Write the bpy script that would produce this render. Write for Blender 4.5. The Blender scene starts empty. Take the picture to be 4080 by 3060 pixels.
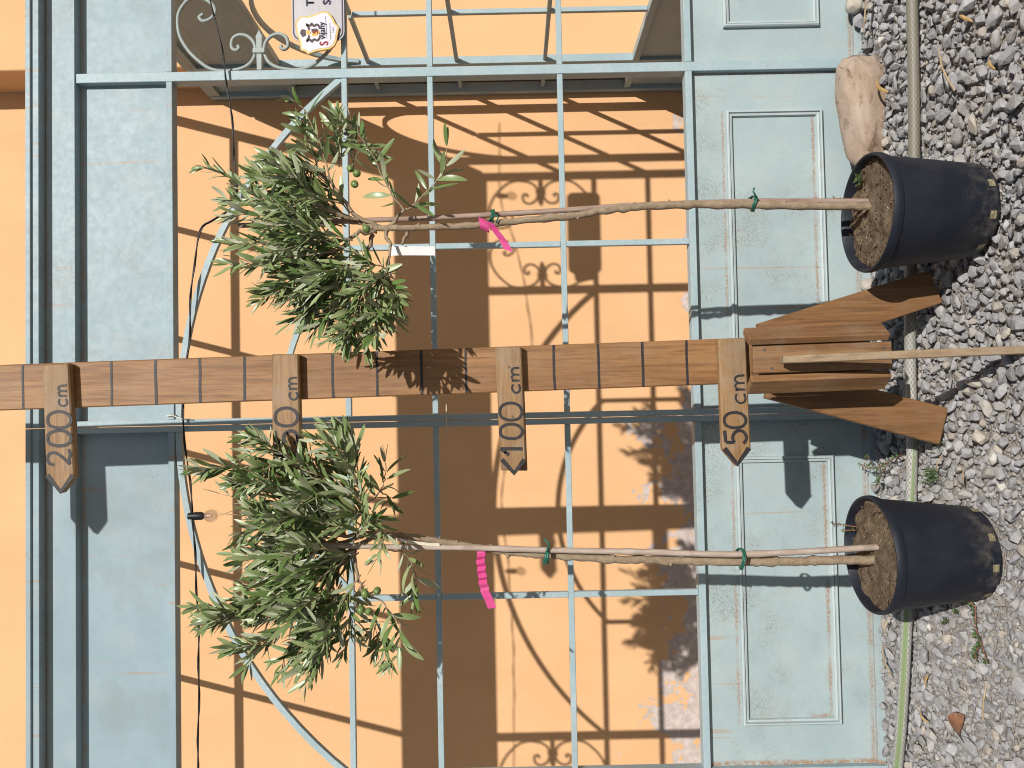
import bpy, bmesh, math, random
from mathutils import Vector, Matrix, Quaternion, noise as mnoise
random.seed(11)
SC = bpy.context.scene
COL = SC.collection
PI = math.pi

# ------------------------------------------------------------------ camera
# the photograph is a portrait shot shown lying on its side: the camera is turned a quarter
psi = math.radians(1.75); rho = math.radians(1.15)
fw = Vector((math.sin(psi), math.cos(psi), 0)); rt = Vector((math.cos(psi), -math.sin(psi), 0)); upv = Vector((0, 0, 1))
ir = rt*math.cos(rho) - upv*math.sin(rho)
iu = upv*math.cos(rho) + rt*math.sin(rho)
cam_d = bpy.data.cameras.new('camera'); cam = bpy.data.objects.new('camera', cam_d); COL.objects.link(cam)
cam_d.sensor_fit = 'HORIZONTAL'; cam_d.sensor_width = 36.0; cam_d.lens = 36.0*3064/4080
cam_d.clip_start = 0.02; cam_d.clip_end = 500
cx, cy, cz = -iu, ir, -fw
cam.matrix_world = Matrix(((cx.x, cy.x, cz.x, 0.0), (cx.y, cy.y, cz.y, -2.17), (cx.z, cy.z, cz.z, 1.0), (0, 0, 0, 1)))
SC.camera = cam

# ------------------------------------------------------------------ sky, sun, exposure
SUN = Vector((-0.341, 1.0, -0.6615)).normalized()
w = bpy.data.worlds.new('World'); SC.world = w; w.use_nodes = True
wn = w.node_tree; wn.nodes.clear()
sky = wn.nodes.new('ShaderNodeTexSky'); sky.sky_type = 'NISHITA'; sky.sun_disc = False
sky.sun_elevation = math.asin(-SUN.z); sky.sun_rotation = math.atan2(-SUN.x, -SUN.y)
bg = wn.nodes.new('ShaderNodeBackground'); bg.inputs[1].default_value = 0.05
wo = wn.nodes.new('ShaderNodeOutputWorld')
wn.links.new(sky.outputs[0], bg.inputs[0]); wn.links.new(bg.outputs[0], wo.inputs[0])
sl = bpy.data.lights.new('sun', 'SUN'); sl.energy = 5.0; sl.angle = math.radians(0.53); sl.color = (1.0, 0.955, 0.89)
so = bpy.data.objects.new('sun', sl); COL.objects.link(so)
so.rotation_euler = SUN.to_track_quat('-Z', 'Y').to_euler(); so.location = (3, -8, 6)
vs = SC.view_settings
vs.view_transform = 'Standard'; vs.look = 'None'; vs.gamma = 1.0; vs.use_curve_mapping = False; vs.exposure = 0.06
SC.cycles.filter_width = 1.05

# ------------------------------------------------------------------ material helpers
class NT:
    def __init__(s, name):
        s.m = bpy.data.materials.new(name); s.m.use_nodes = True; s.t = s.m.node_tree; s.t.nodes.clear()
        s.out = s.t.nodes.new('ShaderNodeOutputMaterial'); s.b = s.t.nodes.new('ShaderNodeBsdfPrincipled')
        s.t.links.new(s.b.outputs[0], s.out.inputs[0])
    def set(s, sock, v):
        if isinstance(v, bpy.types.NodeSocket): s.t.links.new(v, sock)
        elif isinstance(v, (tuple, list)):
            n = len(sock.default_value); v = tuple(v)
            sock.default_value = v + (1.0,) if len(v) == 3 and n == 4 else v
        else: sock.default_value = v
    def n(s, typ, ins=None, **props):
        nd = s.t.nodes.new('ShaderNode'+typ)
        for k, v in props.items(): setattr(nd, k, v)
        for k, v in (ins or {}).items(): s.set(nd.inputs[k], v)
        return nd
    def math(s, op, a, b=0.0, c=None, clamp=False):
        nd = s.n('Math', operation=op, use_clamp=clamp); s.set(nd.inputs[0], a); s.set(nd.inputs[1], b)
        if c is not None: s.set(nd.inputs[2], c)
        return nd.outputs[0]
    def mix(s, f, a, b, mode='MIX'):
        nd = s.n('Mix', data_type='RGBA', blend_type=mode); s.set(nd.inputs[0], f); s.set(nd.inputs[6], a); s.set(nd.inputs[7], b)
        return nd.outputs[2]
    def step(s, v, a, b):        # smooth 0..1 between a and b
        nd = s.n('MapRange', interpolation_type='SMOOTHSTEP'); s.set(nd.inputs[0], v); nd.inputs[1].default_value = a; nd.inputs[2].default_value = b
        nd.clamp = True
        return nd.outputs[0]
    def pos(s): return s.n('NewGeometry').outputs['Position']
    def objco(s): return s.n('TexCoord').outputs['Object']
    def mapped(s, co, scale=(1, 1, 1), loc=(0, 0, 0), rot=(0, 0, 0)):
        return s.n('Mapping', {'Vector': co, 'Scale': scale, 'Location': loc, 'Rotation': rot}).outputs[0]
    def noise(s, co, scale, detail=4, rough=0.55, dist=0.0):
        return s.n('TexNoise', {'Vector': co, 'Scale': scale, 'Detail': detail, 'Roughness': rough, 'Distortion': dist}).outputs['Fac']
    def vor(s, co, scale, feature='F1', out='Distance'):
        return s.n('TexVoronoi', {'Vector': co, 'Scale': scale}, feature=feature).outputs[out]
    def xyz(s, co):
        o = s.n('SeparateXYZ', {0: co}).outputs; return o[0], o[1], o[2]
    def bump(s, h, strength=0.3, dist=0.002):
        s.set(s.b.inputs['Normal'], s.n('Bump', {'Height': h, 'Strength': strength, 'Distance': dist}).outputs[0])
    def base(s, col, rough=0.6, metal=0.0, spec=0.5, k=.83):
        col = s.mix(1.0, col, (k, k, k), 'MULTIPLY')
        s.set(s.b.inputs['Base Color'], col); s.set(s.b.inputs['Roughness'], rough)
        s.b.inputs['Metallic'].default_value = metal; s.b.inputs['Specular IOR Level'].default_value = spec
        return s.m

def band(N, v, c, wd):           # 1 near v == c, falling to 0 at distance wd
    return N.math('SUBTRACT', 1.0, N.step(N.math('ABSOLUTE', N.math('SUBTRACT', v, c)), 0.0, wd))

def metal_mat(name, light, dark, rust=0.25, bands=(), galv=0.0, streaks=0.6, dirt=0.5):
    N = NT(name); p = N.pos(); x, y, z = N.xyz(p)
    n1 = N.noise(p, 5, 5, .6); n2 = N.noise(p, 55, 3, .6); n3 = N.noise(p, 420, 2, .6)
    col = N.mix(N.step(n1, .22, .80), dark, light)
    col = N.mix(N.math('MULTIPLY', N.step(n2, .4, .75), .30), col, tuple(c*.80 for c in light))
    col = N.mix(N.math('MULTIPLY', N.step(N.noise(N.mapped(p, loc=(4.1, 2, 7)), 9, 4, .6), .5, .72), .30), col, (.43, .445, .435))   # chalky patches
    if galv:
        v = N.n('TexVoronoi', {'Vector': p, 'Scale': 190.0}).outputs['Color']
        vg = N.n('SeparateColor', {0: v}).outputs[0]
        col = N.mix(N.math('MULTIPLY', vg, galv), col, (.26, .40, .43))
    # brown flecks of dirt in drifts
    d = N.math('MULTIPLY', N.step(n3, .50, .62), N.step(N.noise(N.mapped(p, loc=(1, 5, 3)), 4.5, 4, .65), .47, .66))
    col = N.mix(N.math('MULTIPLY', d, dirt), col, (.20, .16, .11))
    # rust runs: thin lines going down
    s1 = N.noise(N.mapped(p, scale=(1, 1, .02)), 46, 2, .5); s2 = N.noise(N.mapped(p, scale=(3, 3, 1.2)), 3.1, 3, .6)
    st = N.math('MULTIPLY', N.step(s1, .650, .675), N.step(s2, .44, .62))
    col = N.mix(N.math('MULTIPLY', st, streaks), col, (.42, .24, .10))
    wob = N.math('MULTIPLY', N.math('SUBTRACT', N.noise(p, 90, 3, .6), .5), .008)
    rm = N.math('MULTIPLY', N.step(N.noise(N.mapped(p, loc=(3, 9, 1)), 34, 5, .75), .585, .66), rust)
    xm = N.math('MAXIMUM', N.math('MULTIPLY', N.step(x, .075, .085), N.math('SUBTRACT', 1.0, N.step(x, .835, .845))), N.math('MULTIPLY', N.step(x, -.91, -.9), N.math('SUBTRACT', 1.0, N.step(x, -.15, -.14))))
    for (zc, wd, k, inm) in bands:
        bm = N.math('MULTIPLY', band(N, N.math('ADD', z, wob), zc, wd), N.math('MULTIPLY', N.step(N.noise(p, 150, 4, .75), .38, .56), N.step(N.noise(N.mapped(p, loc=(2, 2, 2), scale=(1, 1, .1)), 9, 3, .6), .30, .55)))
        if inm: bm = N.math('MULTIPLY', bm, xm)
        rm = N.math('MAXIMUM', rm, N.math('MULTIPLY', bm, k))
    if name == 'painted_sheet':               # rust creeping along the upright edge by the left post
        rm = N.math('MAXIMUM', rm, N.math('MULTIPLY', band(N, N.math('ADD', x, wob), -1.012, .014), N.math('MULTIPLY', N.step(N.noise(p, 120, 4, .75), .36, .55), .85)))
        rm = N.math('MAXIMUM', rm, N.math('MULTIPLY', N.math('MULTIPLY', band(N, N.math('ADD', x, wob), -.884, .012), band(N, z, .14, .06)), N.math('MULTIPLY', N.step(N.noise(p, 120, 4, .75), .36, .55), .8)))
        rm = N.math('MAXIMUM', rm, N.math('MULTIPLY', band(N, N.math('ADD', x, wob), .950, .010), N.math('MULTIPLY', N.step(N.noise(p, 120, 4, .75), .40, .58), .7)))
    col = N.mix(rm, col, N.mix(N.noise(p, 140, 3), (.20, .085, .03), (.46, .23, .085)))
    rough = N.math('ADD', N.math('MULTIPLY', n2, .25), .42)
    N.bump(N.math('ADD', n2, N.math('MULTIPLY', n3, .5)), .22, .0012)
    return N.base(col, rough, 0.0, .4)

def wood_mat(name, c1, c2, c3, axis='z', knots=False, grey=0.0):
    N = NT(name); p = N.pos()
    sc = {'z': (1, 1, .05), 'x': (.05, 1, 1)}[axis]
    if isinstance(axis, str): q = N.mapped(p, scale=sc)
    g = N.noise(q, 95, 4, .65, .5); g2 = N.noise(q, 24, 3, .6, .8); g3 = N.noise(p, 7, 4, .6); f = N.noise(q, 420, 2, .6)
    col = N.mix(N.step(g2, .3, .7), c1, c2)
    col = N.mix(N.math('MULTIPLY', N.step(g, .42, .70), .75), col, c3)
    col = N.mix(N.math('MULTIPLY', N.step(g3, .4, .72), .5), col, tuple(c*.66 for c in c1))
    col = N.mix(N.math('MULTIPLY', N.step(f, .50, .72), .45), col, c3)
    if grey: col = N.mix(N.math('MULTIPLY', N.step(N.noise(N.mapped(p, loc=(3, 1, 8)), 13, 4, .65), .42, .7), grey), col, (.33, .27, .21))
    if knots:
        kv = N.n('TexVoronoi', {'Vector': N.mapped(p, scale=(1.0, .02, .55)), 'Scale': 7.0}).outputs['Distance']
        col = N.mix(N.math('MULTIPLY', N.math('SUBTRACT', 1.0, N.step(kv, .03, .22)), .35), col, tuple(c*1.05 for c in c3))
        col = N.mix(N.math('MULTIPLY', N.math('SUBTRACT', 1.0, N.step(kv, .02, .045)), .85), col, (.05, .022, .01))
    N.bump(N.math('ADD', g, N.math('MULTIPLY', f, .6)), .35, .0012)
    return N.base(col, N.math('ADD', N.math('MULTIPLY', g2, .2), .48), 0, .4)

def plain_mat(name, col, rough=.6, var=.25, scale=30, spec=.4, bump=.0, metal=0.0):
    N = NT(name); p = N.pos(); n = N.noise(p, scale, 4, .6)
    c = N.mix(N.step(n, .3, .7), tuple(v*(1-var) for v in col), tuple(min(1, v*(1+var)) for v in col))
    if bump: N.bump(n, bump, .002)
    return N.base(c, rough, metal, spec)

M = {}
PB = ((.385, .084, .008), (.11, .013, .9))
M['panel'] = metal_mat('painted_sheet', (.425, .515, .525), (.33, .43, .455), .04, ((.3795, .0075, .7, 1), (.1200, .0085, .85, 1), (.004, .012, .7, 0)), streaks=.42, dirt=.75)
M['mould'] = metal_mat('worn_moulding', (.51, .585, .59), (.42, .505, .52), .16, (), streaks=.0, dirt=.5)
M['beam'] = metal_mat('painted_beam', (.325, .43, .48), (.265, .37, .42), .04, ((2.224, .008, .6, 0), (2.313, .006, .7, 0)), streaks=.48, dirt=.8)
M['bar'] = metal_mat('galvanised_bar', (.45, .545, .585), (.32, .435, .475), .20, (), galv=.42, streaks=.1, dirt=.25)
M['scroll'] = metal_mat('painted_scroll', (.36, .42, .40), (.30, .355, .345), .25, (), streaks=0, dirt=.2)

def wall_mat():
    N = NT('ochre_plaster'); p = N.pos(); x, y, z = N.xyz(p)
    n1 = N.noise(p, 2.2, 4, .6); n2 = N.noise(p, 160, 4, .6); n3 = N.noise(N.mapped(p, scale=(1, 1, .35)), 6, 4, .6)
    col = N.mix(N.step(n1, .3, .7), (.755, .45, .232), (.81, .49, .262))
    col = N.mix(N.math('MULTIPLY', N.step(n3, .42, .78), .34), col, (.67, .39, .20))
    # flaking paint low on the wall: bare render shows
    a = N.noise(N.mapped(p, loc=(.3, 0, 1.7)), 6.5, 5, .62)
    e = N.noise(p, 75, 3, .6)
    low = N.math('MULTIPLY', N.math('SUBTRACT', z, .36), .95)
    left = N.math('MULTIPLY', N.step(x, -.12, .15), .20)
    v = N.math('SUBTRACT', N.math('SUBTRACT', N.math('ADD', a, N.math('MULTIPLY', N.math('SUBTRACT', e, .5), .10)), low), left)
    pk = N.step(v, .515, .53)
    rc = N.mix(N.step(N.noise(p, 30, 4, .6), .35, .7), (.50, .42, .38), (.66, .57, .53))
    col = N.mix(pk, col, rc)
    tr = N.noise(N.mapped(p, scale=(1, 1, 2.2), rot=(0, .5, 0)), 26, 4, .65, .6)
    h = N.math('SUBTRACT', N.math('ADD', N.math('MULTIPLY', n2, .5), N.math('MULTIPLY', tr, .9)), N.math('MULTIPLY', pk, .8))
    N.bump(h, .28, .0018)
    return N.base(col, .85, 0, .2)
M['wall'] = wall_mat()

M['plank'] = wood_mat('larch_plank', (.36, .185, .072), (.26, .125, .046), (.14, .06, .02), 'z', knots=True, grey=.14)
M['box'] = wood_mat('stained_board', (.32, .17, .072), (.23, .112, .045), (.11, .05, .018), 'z', knots=True, grey=.25)
M['leg'] = wood_mat('stained_leg', (.28, .145, .057), (.21, .10, .038), (.11, .05, .018), 'z', grey=.1)
M['sign'] = wood_mat('sign_board', (.37, .22, .10), (.28, .16, .068), (.15, .078, .03), 'x', grey=.4)
M['stick'] = wood_mat('pale_batten', (.37, .27, .165), (.30, .21, .125), (.19, .125, .068), 'z', grey=.5)
def ink():
    N = NT('marker_ink'); p = N.pos(); n = N.noise(N.mapped(p, scale=(1, 1, 1)), 260, 3, .7)
    return N.base(N.mix(N.step(n, .42, .72), (.012, .012, .016), (.055, .045, .045)), .55, 0, .4)
M['ink'] = ink()
M['screw'] = plain_mat('zinc_screw', (.14, .12, .095), .5, .2, 80, metal=.4)

def stone_mat(name, base):
    N = NT(name); co = N.pos(); t = N.n('Attribute', attribute_name='tint').outputs['Color']
    n1 = N.noise(co, 70, 5, .65); n2 = N.noise(co, 330, 4, .7); ve = N.vor(N.mapped(co, rot=(.5, .3, 1.0)), 75, 'DISTANCE_TO_EDGE')
    col = N.mix(N.step(n1, .35, .68), N.mix(1.0, t, (.84, .84, .86), 'MULTIPLY'), N.mix(1.0, t, (1.14, 1.13, 1.12), 'MULTIPLY'))
    col = N.mix(N.math('MULTIPLY', N.step(n2, .46, .70), .55), col, (.47, .465, .46))
    col = N.mix(N.math('MULTIPLY', N.math('SUBTRACT', 1.0, N.step(ve, 0, .05)), .35), col, (.46, .46, .465))
    col = N.mix(N.math('MULTIPLY', N.step(N.noise(N.mapped(co, loc=(3, 3, 3)), 22, 3, .6), .50, .72), .45), col, (.38, .335, .275))
    N.bump(N.math('ADD', n1, N.math('MULTIPLY', n2, .5)), .55, .003)
    return N.base(col, .82, 0, .3)
M['stone'] = stone_mat('limestone_chip', None)
def ground_mat():
    N = NT('grit'); p = N.pos()
    v = N.n('TexVoronoi', {'Vector': p, 'Scale': 160.0}); d = v.outputs['Distance']; g = N.n('SeparateColor', {0: v.outputs['Color']}).outputs[0]
    n = N.noise(p, 14, 5, .65); f = N.noise(p, 500, 3, .7)
    col = N.mix(g, (.36, .325, .29), (.56, .53, .50)); col = N.mix(N.step(n, .4, .7), col, (.47, .42, .365)); col = N.mix(N.math('MULTIPLY', f, .3), col, (.30, .265, .23))
    N.bump(N.math('SUBTRACT', N.math('MULTIPLY', f, .7), d), .8, .006)
    return N.base(col, .9, 0, .2)
M['ground'] = ground_mat()

def boulder_mat():
    N = NT('pink_quartzite'); p = N.pos()
    n1 = N.noise(p, 9, 5, .65); n2 = N.noise(p, 120, 4, .7); n3 = N.noise(N.mapped(p, scale=(1, 1, 2.2), rot=(.3, .2, .7)), 11, 4, .7, 1.2)
    col = N.mix(N.step(n1, .35, .7), (.38, .275, .20), (.46, .365, .29)); col = N.mix(N.math('MULTIPLY', N.step(n3, .52, .68), .9), col, (.15, .085, .05))
    col = N.mix(N.math('MULTIPLY', N.step(n2, .5, .75), .4), col, (.50, .41, .35))
    N.bump(N.math('ADD', N.math('MULTIPLY', n2, .6), n3), .5, .005)
    return N.base(col, .7, 0, .35)
M['boulder'] = boulder_mat()

def pot_mat():
    N = NT('dark_pot_plastic'); p = N.pos(); x, y, z = N.xyz(p)
    n = N.noise(p, 12, 4, .6); sp = N.noise(N.mapped(p, scale=(1, 1, 1.5)), 210, 3, .7)
    col = N.mix(N.step(n, .3, .7), (.010, .013, .022), (.016, .019, .030))
    col = N.mix(N.math('MULTIPLY', N.step(sp, .63, .73), .3), col, (.10, .098, .095))
    col = N.mix(N.math('MULTIPLY', N.step(N.noise(N.mapped(p, scale=(1, 1, .5), loc=(7, 2, 1)), 9, 5, .7), .48, .72), .5), col, (.045, .046, .052))
    dust = N.math('MULTIPLY', N.math('SUBTRACT', 1.0, N.step(z, -.01, .09)), N.step(N.noise(p, 26, 4, .7), .42, .72))
    col = N.mix(N.math('MULTIPLY', dust, .55), col, (.20, .17, .14))
    N.bump(sp, .12, .001)
    return N.base(col, N.math('ADD', N.math('MULTIPLY', n, .2), .42), 0, .35)
M['pot'] = pot_mat()
def soil_mat():
    N = NT('potting_soil'); p = N.pos(); n = N.noise(p, 45, 5, .7); f = N.noise(p, 260, 4, .7)
    col = N.mix(N.step(n, .3, .7), (.14, .10, .068), (.27, .205, .14)); col = N.mix(N.step(f, .5, .72), col, (.10, .065, .04))
    N.bump(N.math('ADD', f, n), .9, .006)
    return N.base(col, .95, 0, .1)
M['soil'] = soil_mat()
M['rootplug'] = plain_mat('root_fibre', (.24, .21, .125), .9, .4, 160, bump=.6)

def bark_mat(name, a, b):
    N = NT(name); p = N.pos(); n = N.noise(p, 60, 5, .7); s = N.noise(N.mapped(p, scale=(1, 1, .25)), 170, 4, .65)
    col = N.mix(N.step(n, .3, .7), a, b); col = N.mix(N.math('MULTIPLY', N.step(s, .52, .72), .5), col, tuple(c*.5 for c in a))
    N.bump(N.math('ADD', n, s), .6, .002)
    return N.base(col, .85, 0, .2)
M['bark'] = bark_mat('olive_bark', (.26, .19, .125), (.36, .285, .20))
M['twig'] = bark_mat('olive_twig', (.27, .21, .135), (.40, .34, .24))
def cane_mat(name, a, b):
    N = NT(name); p = N.pos(); n = N.noise(N.mapped(p, scale=(1, 1, .12)), 130, 4, .65); m = N.noise(p, 20, 4, .6)
    col = N.mix(N.step(n, .35, .65), a, b); col = N.mix(N.math('MULTIPLY', N.step(m, .5, .7), .5), col, tuple(c*.62 for c in a))
    N.bump(n, .3, .001)
    return N.base(col, .6, 0, .35)
M['cane'] = cane_mat('weathered_bamboo', (.40, .31, .25), (.50, .42, .36))
M['cane_red'] = cane_mat('reddish_bamboo', (.30, .20, .155), (.40, .30, .25))

def leaf_mat(name, c_lo, c_hi, rough, spec, trans):
    N = NT(name); t = N.n('SeparateColor', {0: N.n('Attribute', attribute_name='tint').outputs['Color']}).outputs
    oi = N.n('ObjectInfo').outputs['Random']
    f = N.math('FRACT', N.math('ADD', t[0], oi))
    p = N.pos(); n = N.noise(p, 90, 3, .6)
    col = N.mix(f, c_lo, c_hi)
    col = N.mix(N.math('MULTIPLY', N.step(N.math('FRACT', N.math('MULTIPLY', f, 7.13)), .93, .97), .6), col, (.20, .20, .05))
    col = N.mix(N.math('MULTIPLY', n, .35), col, tuple(c*.7 for c in c_lo))
    N.base(col, rough, 0, spec)
    tr = N.n('BsdfTranslucent', {'Color': N.mix(.5, col, (.16, .26, .04))})
    mx = N.n('MixShader', {0: trans, 1: N.b.outputs[0], 2: tr.outputs[0]})
    N.t.links.new(mx.outputs[0], N.out.inputs[0])
    return N.m
M['leaf_top'] = leaf_mat('olive_leaf_upper', (.115, .215, .045), (.44, .51, .255), .36, .6, .20)
M['leaf_low'] = leaf_mat('olive_leaf_under', (.42, .47, .29), (.58, .61, .45), .6, .35, .16)
M['olive'] = plain_mat('green_olive', (.14, .21, .06), .4, .15, 60, .5)
M['weed'] = plain_mat('weed_leaf', (.075, .13, .04), .5, .4, 90)
M['weed_red'] = plain_mat('red_stem', (.30, .12, .08), .6, .3, 60)
M['straw'] = plain_mat('dry_straw', (.50, .37, .21), .75, .3, 70)
M['ochre_leaf'] = plain_mat('ochre_scrap', (.52, .34, .13), .7, .3, 60)
M['dry_leaf'] = plain_mat('brown_dry_leaf', (.22, .105, .06), .5, .3, 45, bump=.3)
M['black'] = plain_mat('black_rubber', (.012, .012, .013), .45, .2, 40)
M['green_tie'] = plain_mat('green_tie_plastic', (.02, .13, .085), .4, .2, 60)
M['pink'] = plain_mat('pink_tape', (.64, .075, .26), .4, .12, 55)
M['white'] = plain_mat('white_tape', (.72, .71, .72), .4, .04, 20)
M['ziptie'] = plain_mat('clear_zip_tie', (.70, .64, .52), .35, .1, 30)
def hose_mat():
    N = NT('braided_hose'); u, v, _ = N.xyz(N.n('UVMap').outputs[0]); p = N.pos(); x, y, z = N.xyz(p)
    def line(sgn):
        q = N.math('FRACT', N.math('ADD', N.math('MULTIPLY', u, 62.0), N.math('MULTIPLY', v, 9.0*sgn)))
        return N.step(N.math('ABSOLUTE', N.math('SUBTRACT', q, .5)), .36, .46)
    br = N.math('MAXIMUM', line(1), line(-1))
    dirty = N.step(x, -.05, .35)
    ground = N.mix(dirty, (.30, .30, .275), (.185, .17, .135)); thread = N.mix(dirty, (.60, .60, .57), (.27, .25, .20))
    col = N.mix(br, ground, thread)
    st = N.math('SUBTRACT', 1.0, N.step(N.math('ABSOLUTE', N.math('SUBTRACT', v, .5)), .065, .08))
    dash = N.math('MULTIPLY', N.math('SUBTRACT', 1.0, N.step(N.math('ABSOLUTE', N.math('SUBTRACT', v, .5)), .010, .016)), N.step(N.math('FRACT', N.math('MULTIPLY', u, 120.0)), .3, .5))
    col = N.mix(st, col, (.235, .31, .15)); col = N.mix(N.math('MULTIPLY', dash, .6), col, (.10, .17, .05))
    n = N.noise(p, 25, 4, .6); col = N.mix(N.math('MULTIPLY', N.step(n, .45, .75), .3), col, (.25, .22, .17))
    return N.base(col, .5, 0, .3)
M['hose'] = hose_mat()
def brushed():
    N = NT('brushed_aluminium'); p = N.pos(); n = N.noise(N.mapped(p, scale=(.04, 1, 1)), 600, 2, .6); m = N.noise(p, 20, 3)
    return N.base(N.mix(n, (.34, .34, .36), (.46, .45, .47)), N.math('ADD', N.math('MULTIPLY', m, .15), .42), .25, .5)
M['alu'] = brushed()
M['violet'] = plain_mat('violet_print', (.055, .04, .085), .5, .1, 30)
M['gold'] = plain_mat('gold_rim', (.75, .50, .19), .3, .15, 40, .6, metal=.35)
M['cream'] = plain_mat('white_enamel', (.70, .70, .78), .3, .03, 20, .5)
M['red'] = plain_mat('red_print', (.42, .03, .04), .4, .1, 30)
M['ochre_print'] = plain_mat('gold_print', (.70, .42, .10), .4, .2, 60)
M['crestdark'] = plain_mat('dark_print', (.06, .03, .03), .5, .4, 220)
def glass():                      # thin clear glass: reflects more towards its rim
    N = NT('bulb_glass'); t = N.t; t.nodes.remove(N.b)
    tr = N.n('BsdfTransparent', {'Color': (.94, .94, .93)}); gl = N.n('BsdfGlossy', {'Color': (1, 1, 1), 'Roughness': .04})
    fc = N.n('LayerWeight', {'Blend': .35}).outputs['Facing']
    fr = N.math('ADD', N.math('MULTIPLY', N.math('POWER', fc, 2.2), .6), .10)
    mx = N.n('MixShader', {0: fr, 1: tr.outputs[0], 2: gl.outputs[0]})
    t.links.new(mx.outputs[0], N.out.inputs[0])
    return N.m
M['glass'] = glass()

# ------------------------------------------------------------------ geometry helpers
class MB:
    def __init__(s): s.v = []; s.f = []; s.mi = []; s.tint = None; s.t = []; s.uv = None
    def add(s, vs_, fs, mi=0, tint=None):
        o = len(s.v); s.v += [tuple(p) for p in vs_]; s.f += [tuple(i+o for i in f) for f in fs]; s.mi += [mi]*len(fs)
        if tint is not None: s.t += [tint]*len(vs_)
        return s
    def box(s, x0, x1, y0, y1, z0, z1, mi=0):
        return s.add([(x0, y0, z0), (x1, y0, z0), (x1, y1, z0), (x0, y1, z0), (x0, y0, z1), (x1, y0, z1), (x1, y1, z1), (x0, y1, z1)],
                     [(3, 2, 1, 0), (4, 5, 6, 7), (0, 1, 5, 4), (1, 2, 6, 5), (2, 3, 7, 6), (3, 0, 4, 7)], mi)
    def poly(s, pts, y0, y1, mi=0):        # outline in (x,z) from y0 (front) to y1
        n = len(pts)
        a = sum(pts[i][0]*pts[(i+1) % n][1]-pts[(i+1) % n][0]*pts[i][1] for i in range(n))
        if a < 0: pts = pts[::-1]
        v = [(x, y0, z) for x, z in pts]+[(x, y1, z) for x, z in pts]
        return s.add(v, [tuple(range(n)), tuple(range(2*n-1, n-1, -1))]+[(i, i+n, (i+1) % n+n, (i+1) % n) for i in range(n)], mi)
    def tube(s, pts, rad, n=8, cap=True, mi=0, uvs=None):
        pts = [Vector(p) for p in pts]; k = len(pts)
        if not isinstance(rad, (list, tuple)): rad = [rad]*k
        t0 = (pts[1]-pts[0]).normalized(); ref = Vector((0, 1, 0)) if abs(t0.y) < .9 else Vector((1, 0, 0))
        nrm = (ref-t0*ref.dot(t0)).normalized(); v = []; last = t0
        for i, p in enumerate(pts):
            t = (pts[min(i+1, k-1)]-pts[max(i-1, 0)])
            t = t.normalized() if t.length > 1e-9 else last
            nrm = (last.rotation_difference(t)@nrm); nrm = (nrm-t*nrm.dot(t)).normalized(); last = t
            b = t.cross(nrm)
            for j in range(n):
                a = 2*PI*j/n; v.append(p+(nrm*math.cos(a)+b*math.sin(a))*rad[i])
        f = [(i*n+j, i*n+(j+1) % n, (i+1)*n+(j+1) % n, (i+1)*n+j) for i in range(k-1) for j in range(n)]
        if cap: f += [tuple(range(n-1, -1, -1)), tuple(range((k-1)*n, k*n))]
        return s.add(v, f, mi)
    def sweep(s, path, w, y0, y1, mi=0):   # square bar along a path in the (x,z) plane
        n = len(path); v = []
        for i, (x, z) in enumerate(path):
            a = path[max(i-1, 0)]; b = path[min(i+1, n-1)]; d = Vector((b[0]-a[0], b[1]-a[1])).normalized(); q = Vector((-d.y, d.x))*w/2
            v += [(x+q.x, y0, z+q.y), (x-q.x, y0, z-q.y), (x-q.x, y1, z-q.y), (x+q.x, y1, z+q.y)]
        f = [(i*4+j, i*4+(j+1) % 4, (i+1)*4+(j+1) % 4, (i+1)*4+j) for i in range(n-1) for j in range(4)]
        f += [(3, 2, 1, 0), tuple(range((n-1)*4, n*4))]
        return s.add(v, f, mi)
    def ribbon(s, path, w, y, th=.0004, mi=0): return s.sweep(path, w, y-th, y+.0002, mi)
    def lathe(s, prof, n=48, cx=0, cy=0, mi=0):
        v = [(cx+r*math.cos(2*PI*j/n), cy+r*math.sin(2*PI*j/n), z) for r, z in prof for j in range(n)]
        f = [(i*n+j, i*n+(j+1) % n, (i+1)*n+(j+1) % n, (i+1)*n+j) for i in range(len(prof)-1) for j in range(n)]
        return s.add(v, f, mi)
    def build(s, name, mats, parent=None, smooth=False, bevel=0.0, angle=None):
        base = parent_base(parent)
        me = bpy.data.meshes.new(name)
        me.from_pydata([(x-base[0], y-base[1], z-base[2]) for x, y, z in s.v], [], s.f)
        if not isinstance(mats, (list, tuple)): mats = [mats]
        for m in mats: me.materials.append(m if not isinstance(m, str) else M[m])
        if len(mats) > 1: me.polygons.foreach_set('material_index', s.mi)
        if s.t:
            at = me.color_attributes.new('tint', 'FLOAT_COLOR', 'POINT')
            at.data.foreach_set('color', [c for t in s.t for c in (t[0], t[1], t[2], 1.0)])
        if name == 'bulb':
            bm = bmesh.new(); bm.from_mesh(me); bmesh.ops.recalc_face_normals(bm, faces=bm.faces); bm.to_mesh(me); bm.free()
        if bevel:
            bm = bmesh.new(); bm.from_mesh(me)
            ed = [e for e in bm.edges if len(e.link_faces) == 2 and e.calc_face_angle(0) > .6]
            bmesh.ops.bevel(bm, geom=ed, offset=bevel, segments=1, affect='EDGES', clamp_overlap=True)
            bm.to_mesh(me); bm.free()
        if smooth: me.polygons.foreach_set('use_smooth', [True]*len(me.polygons))
        me.update()
        if smooth and angle: me.set_sharp_from_angle(angle=math.radians(angle))
        o = bpy.data.objects.new(name, me); COL.objects.link(o)
        if parent is not None: o.parent = parent
        return o

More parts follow.
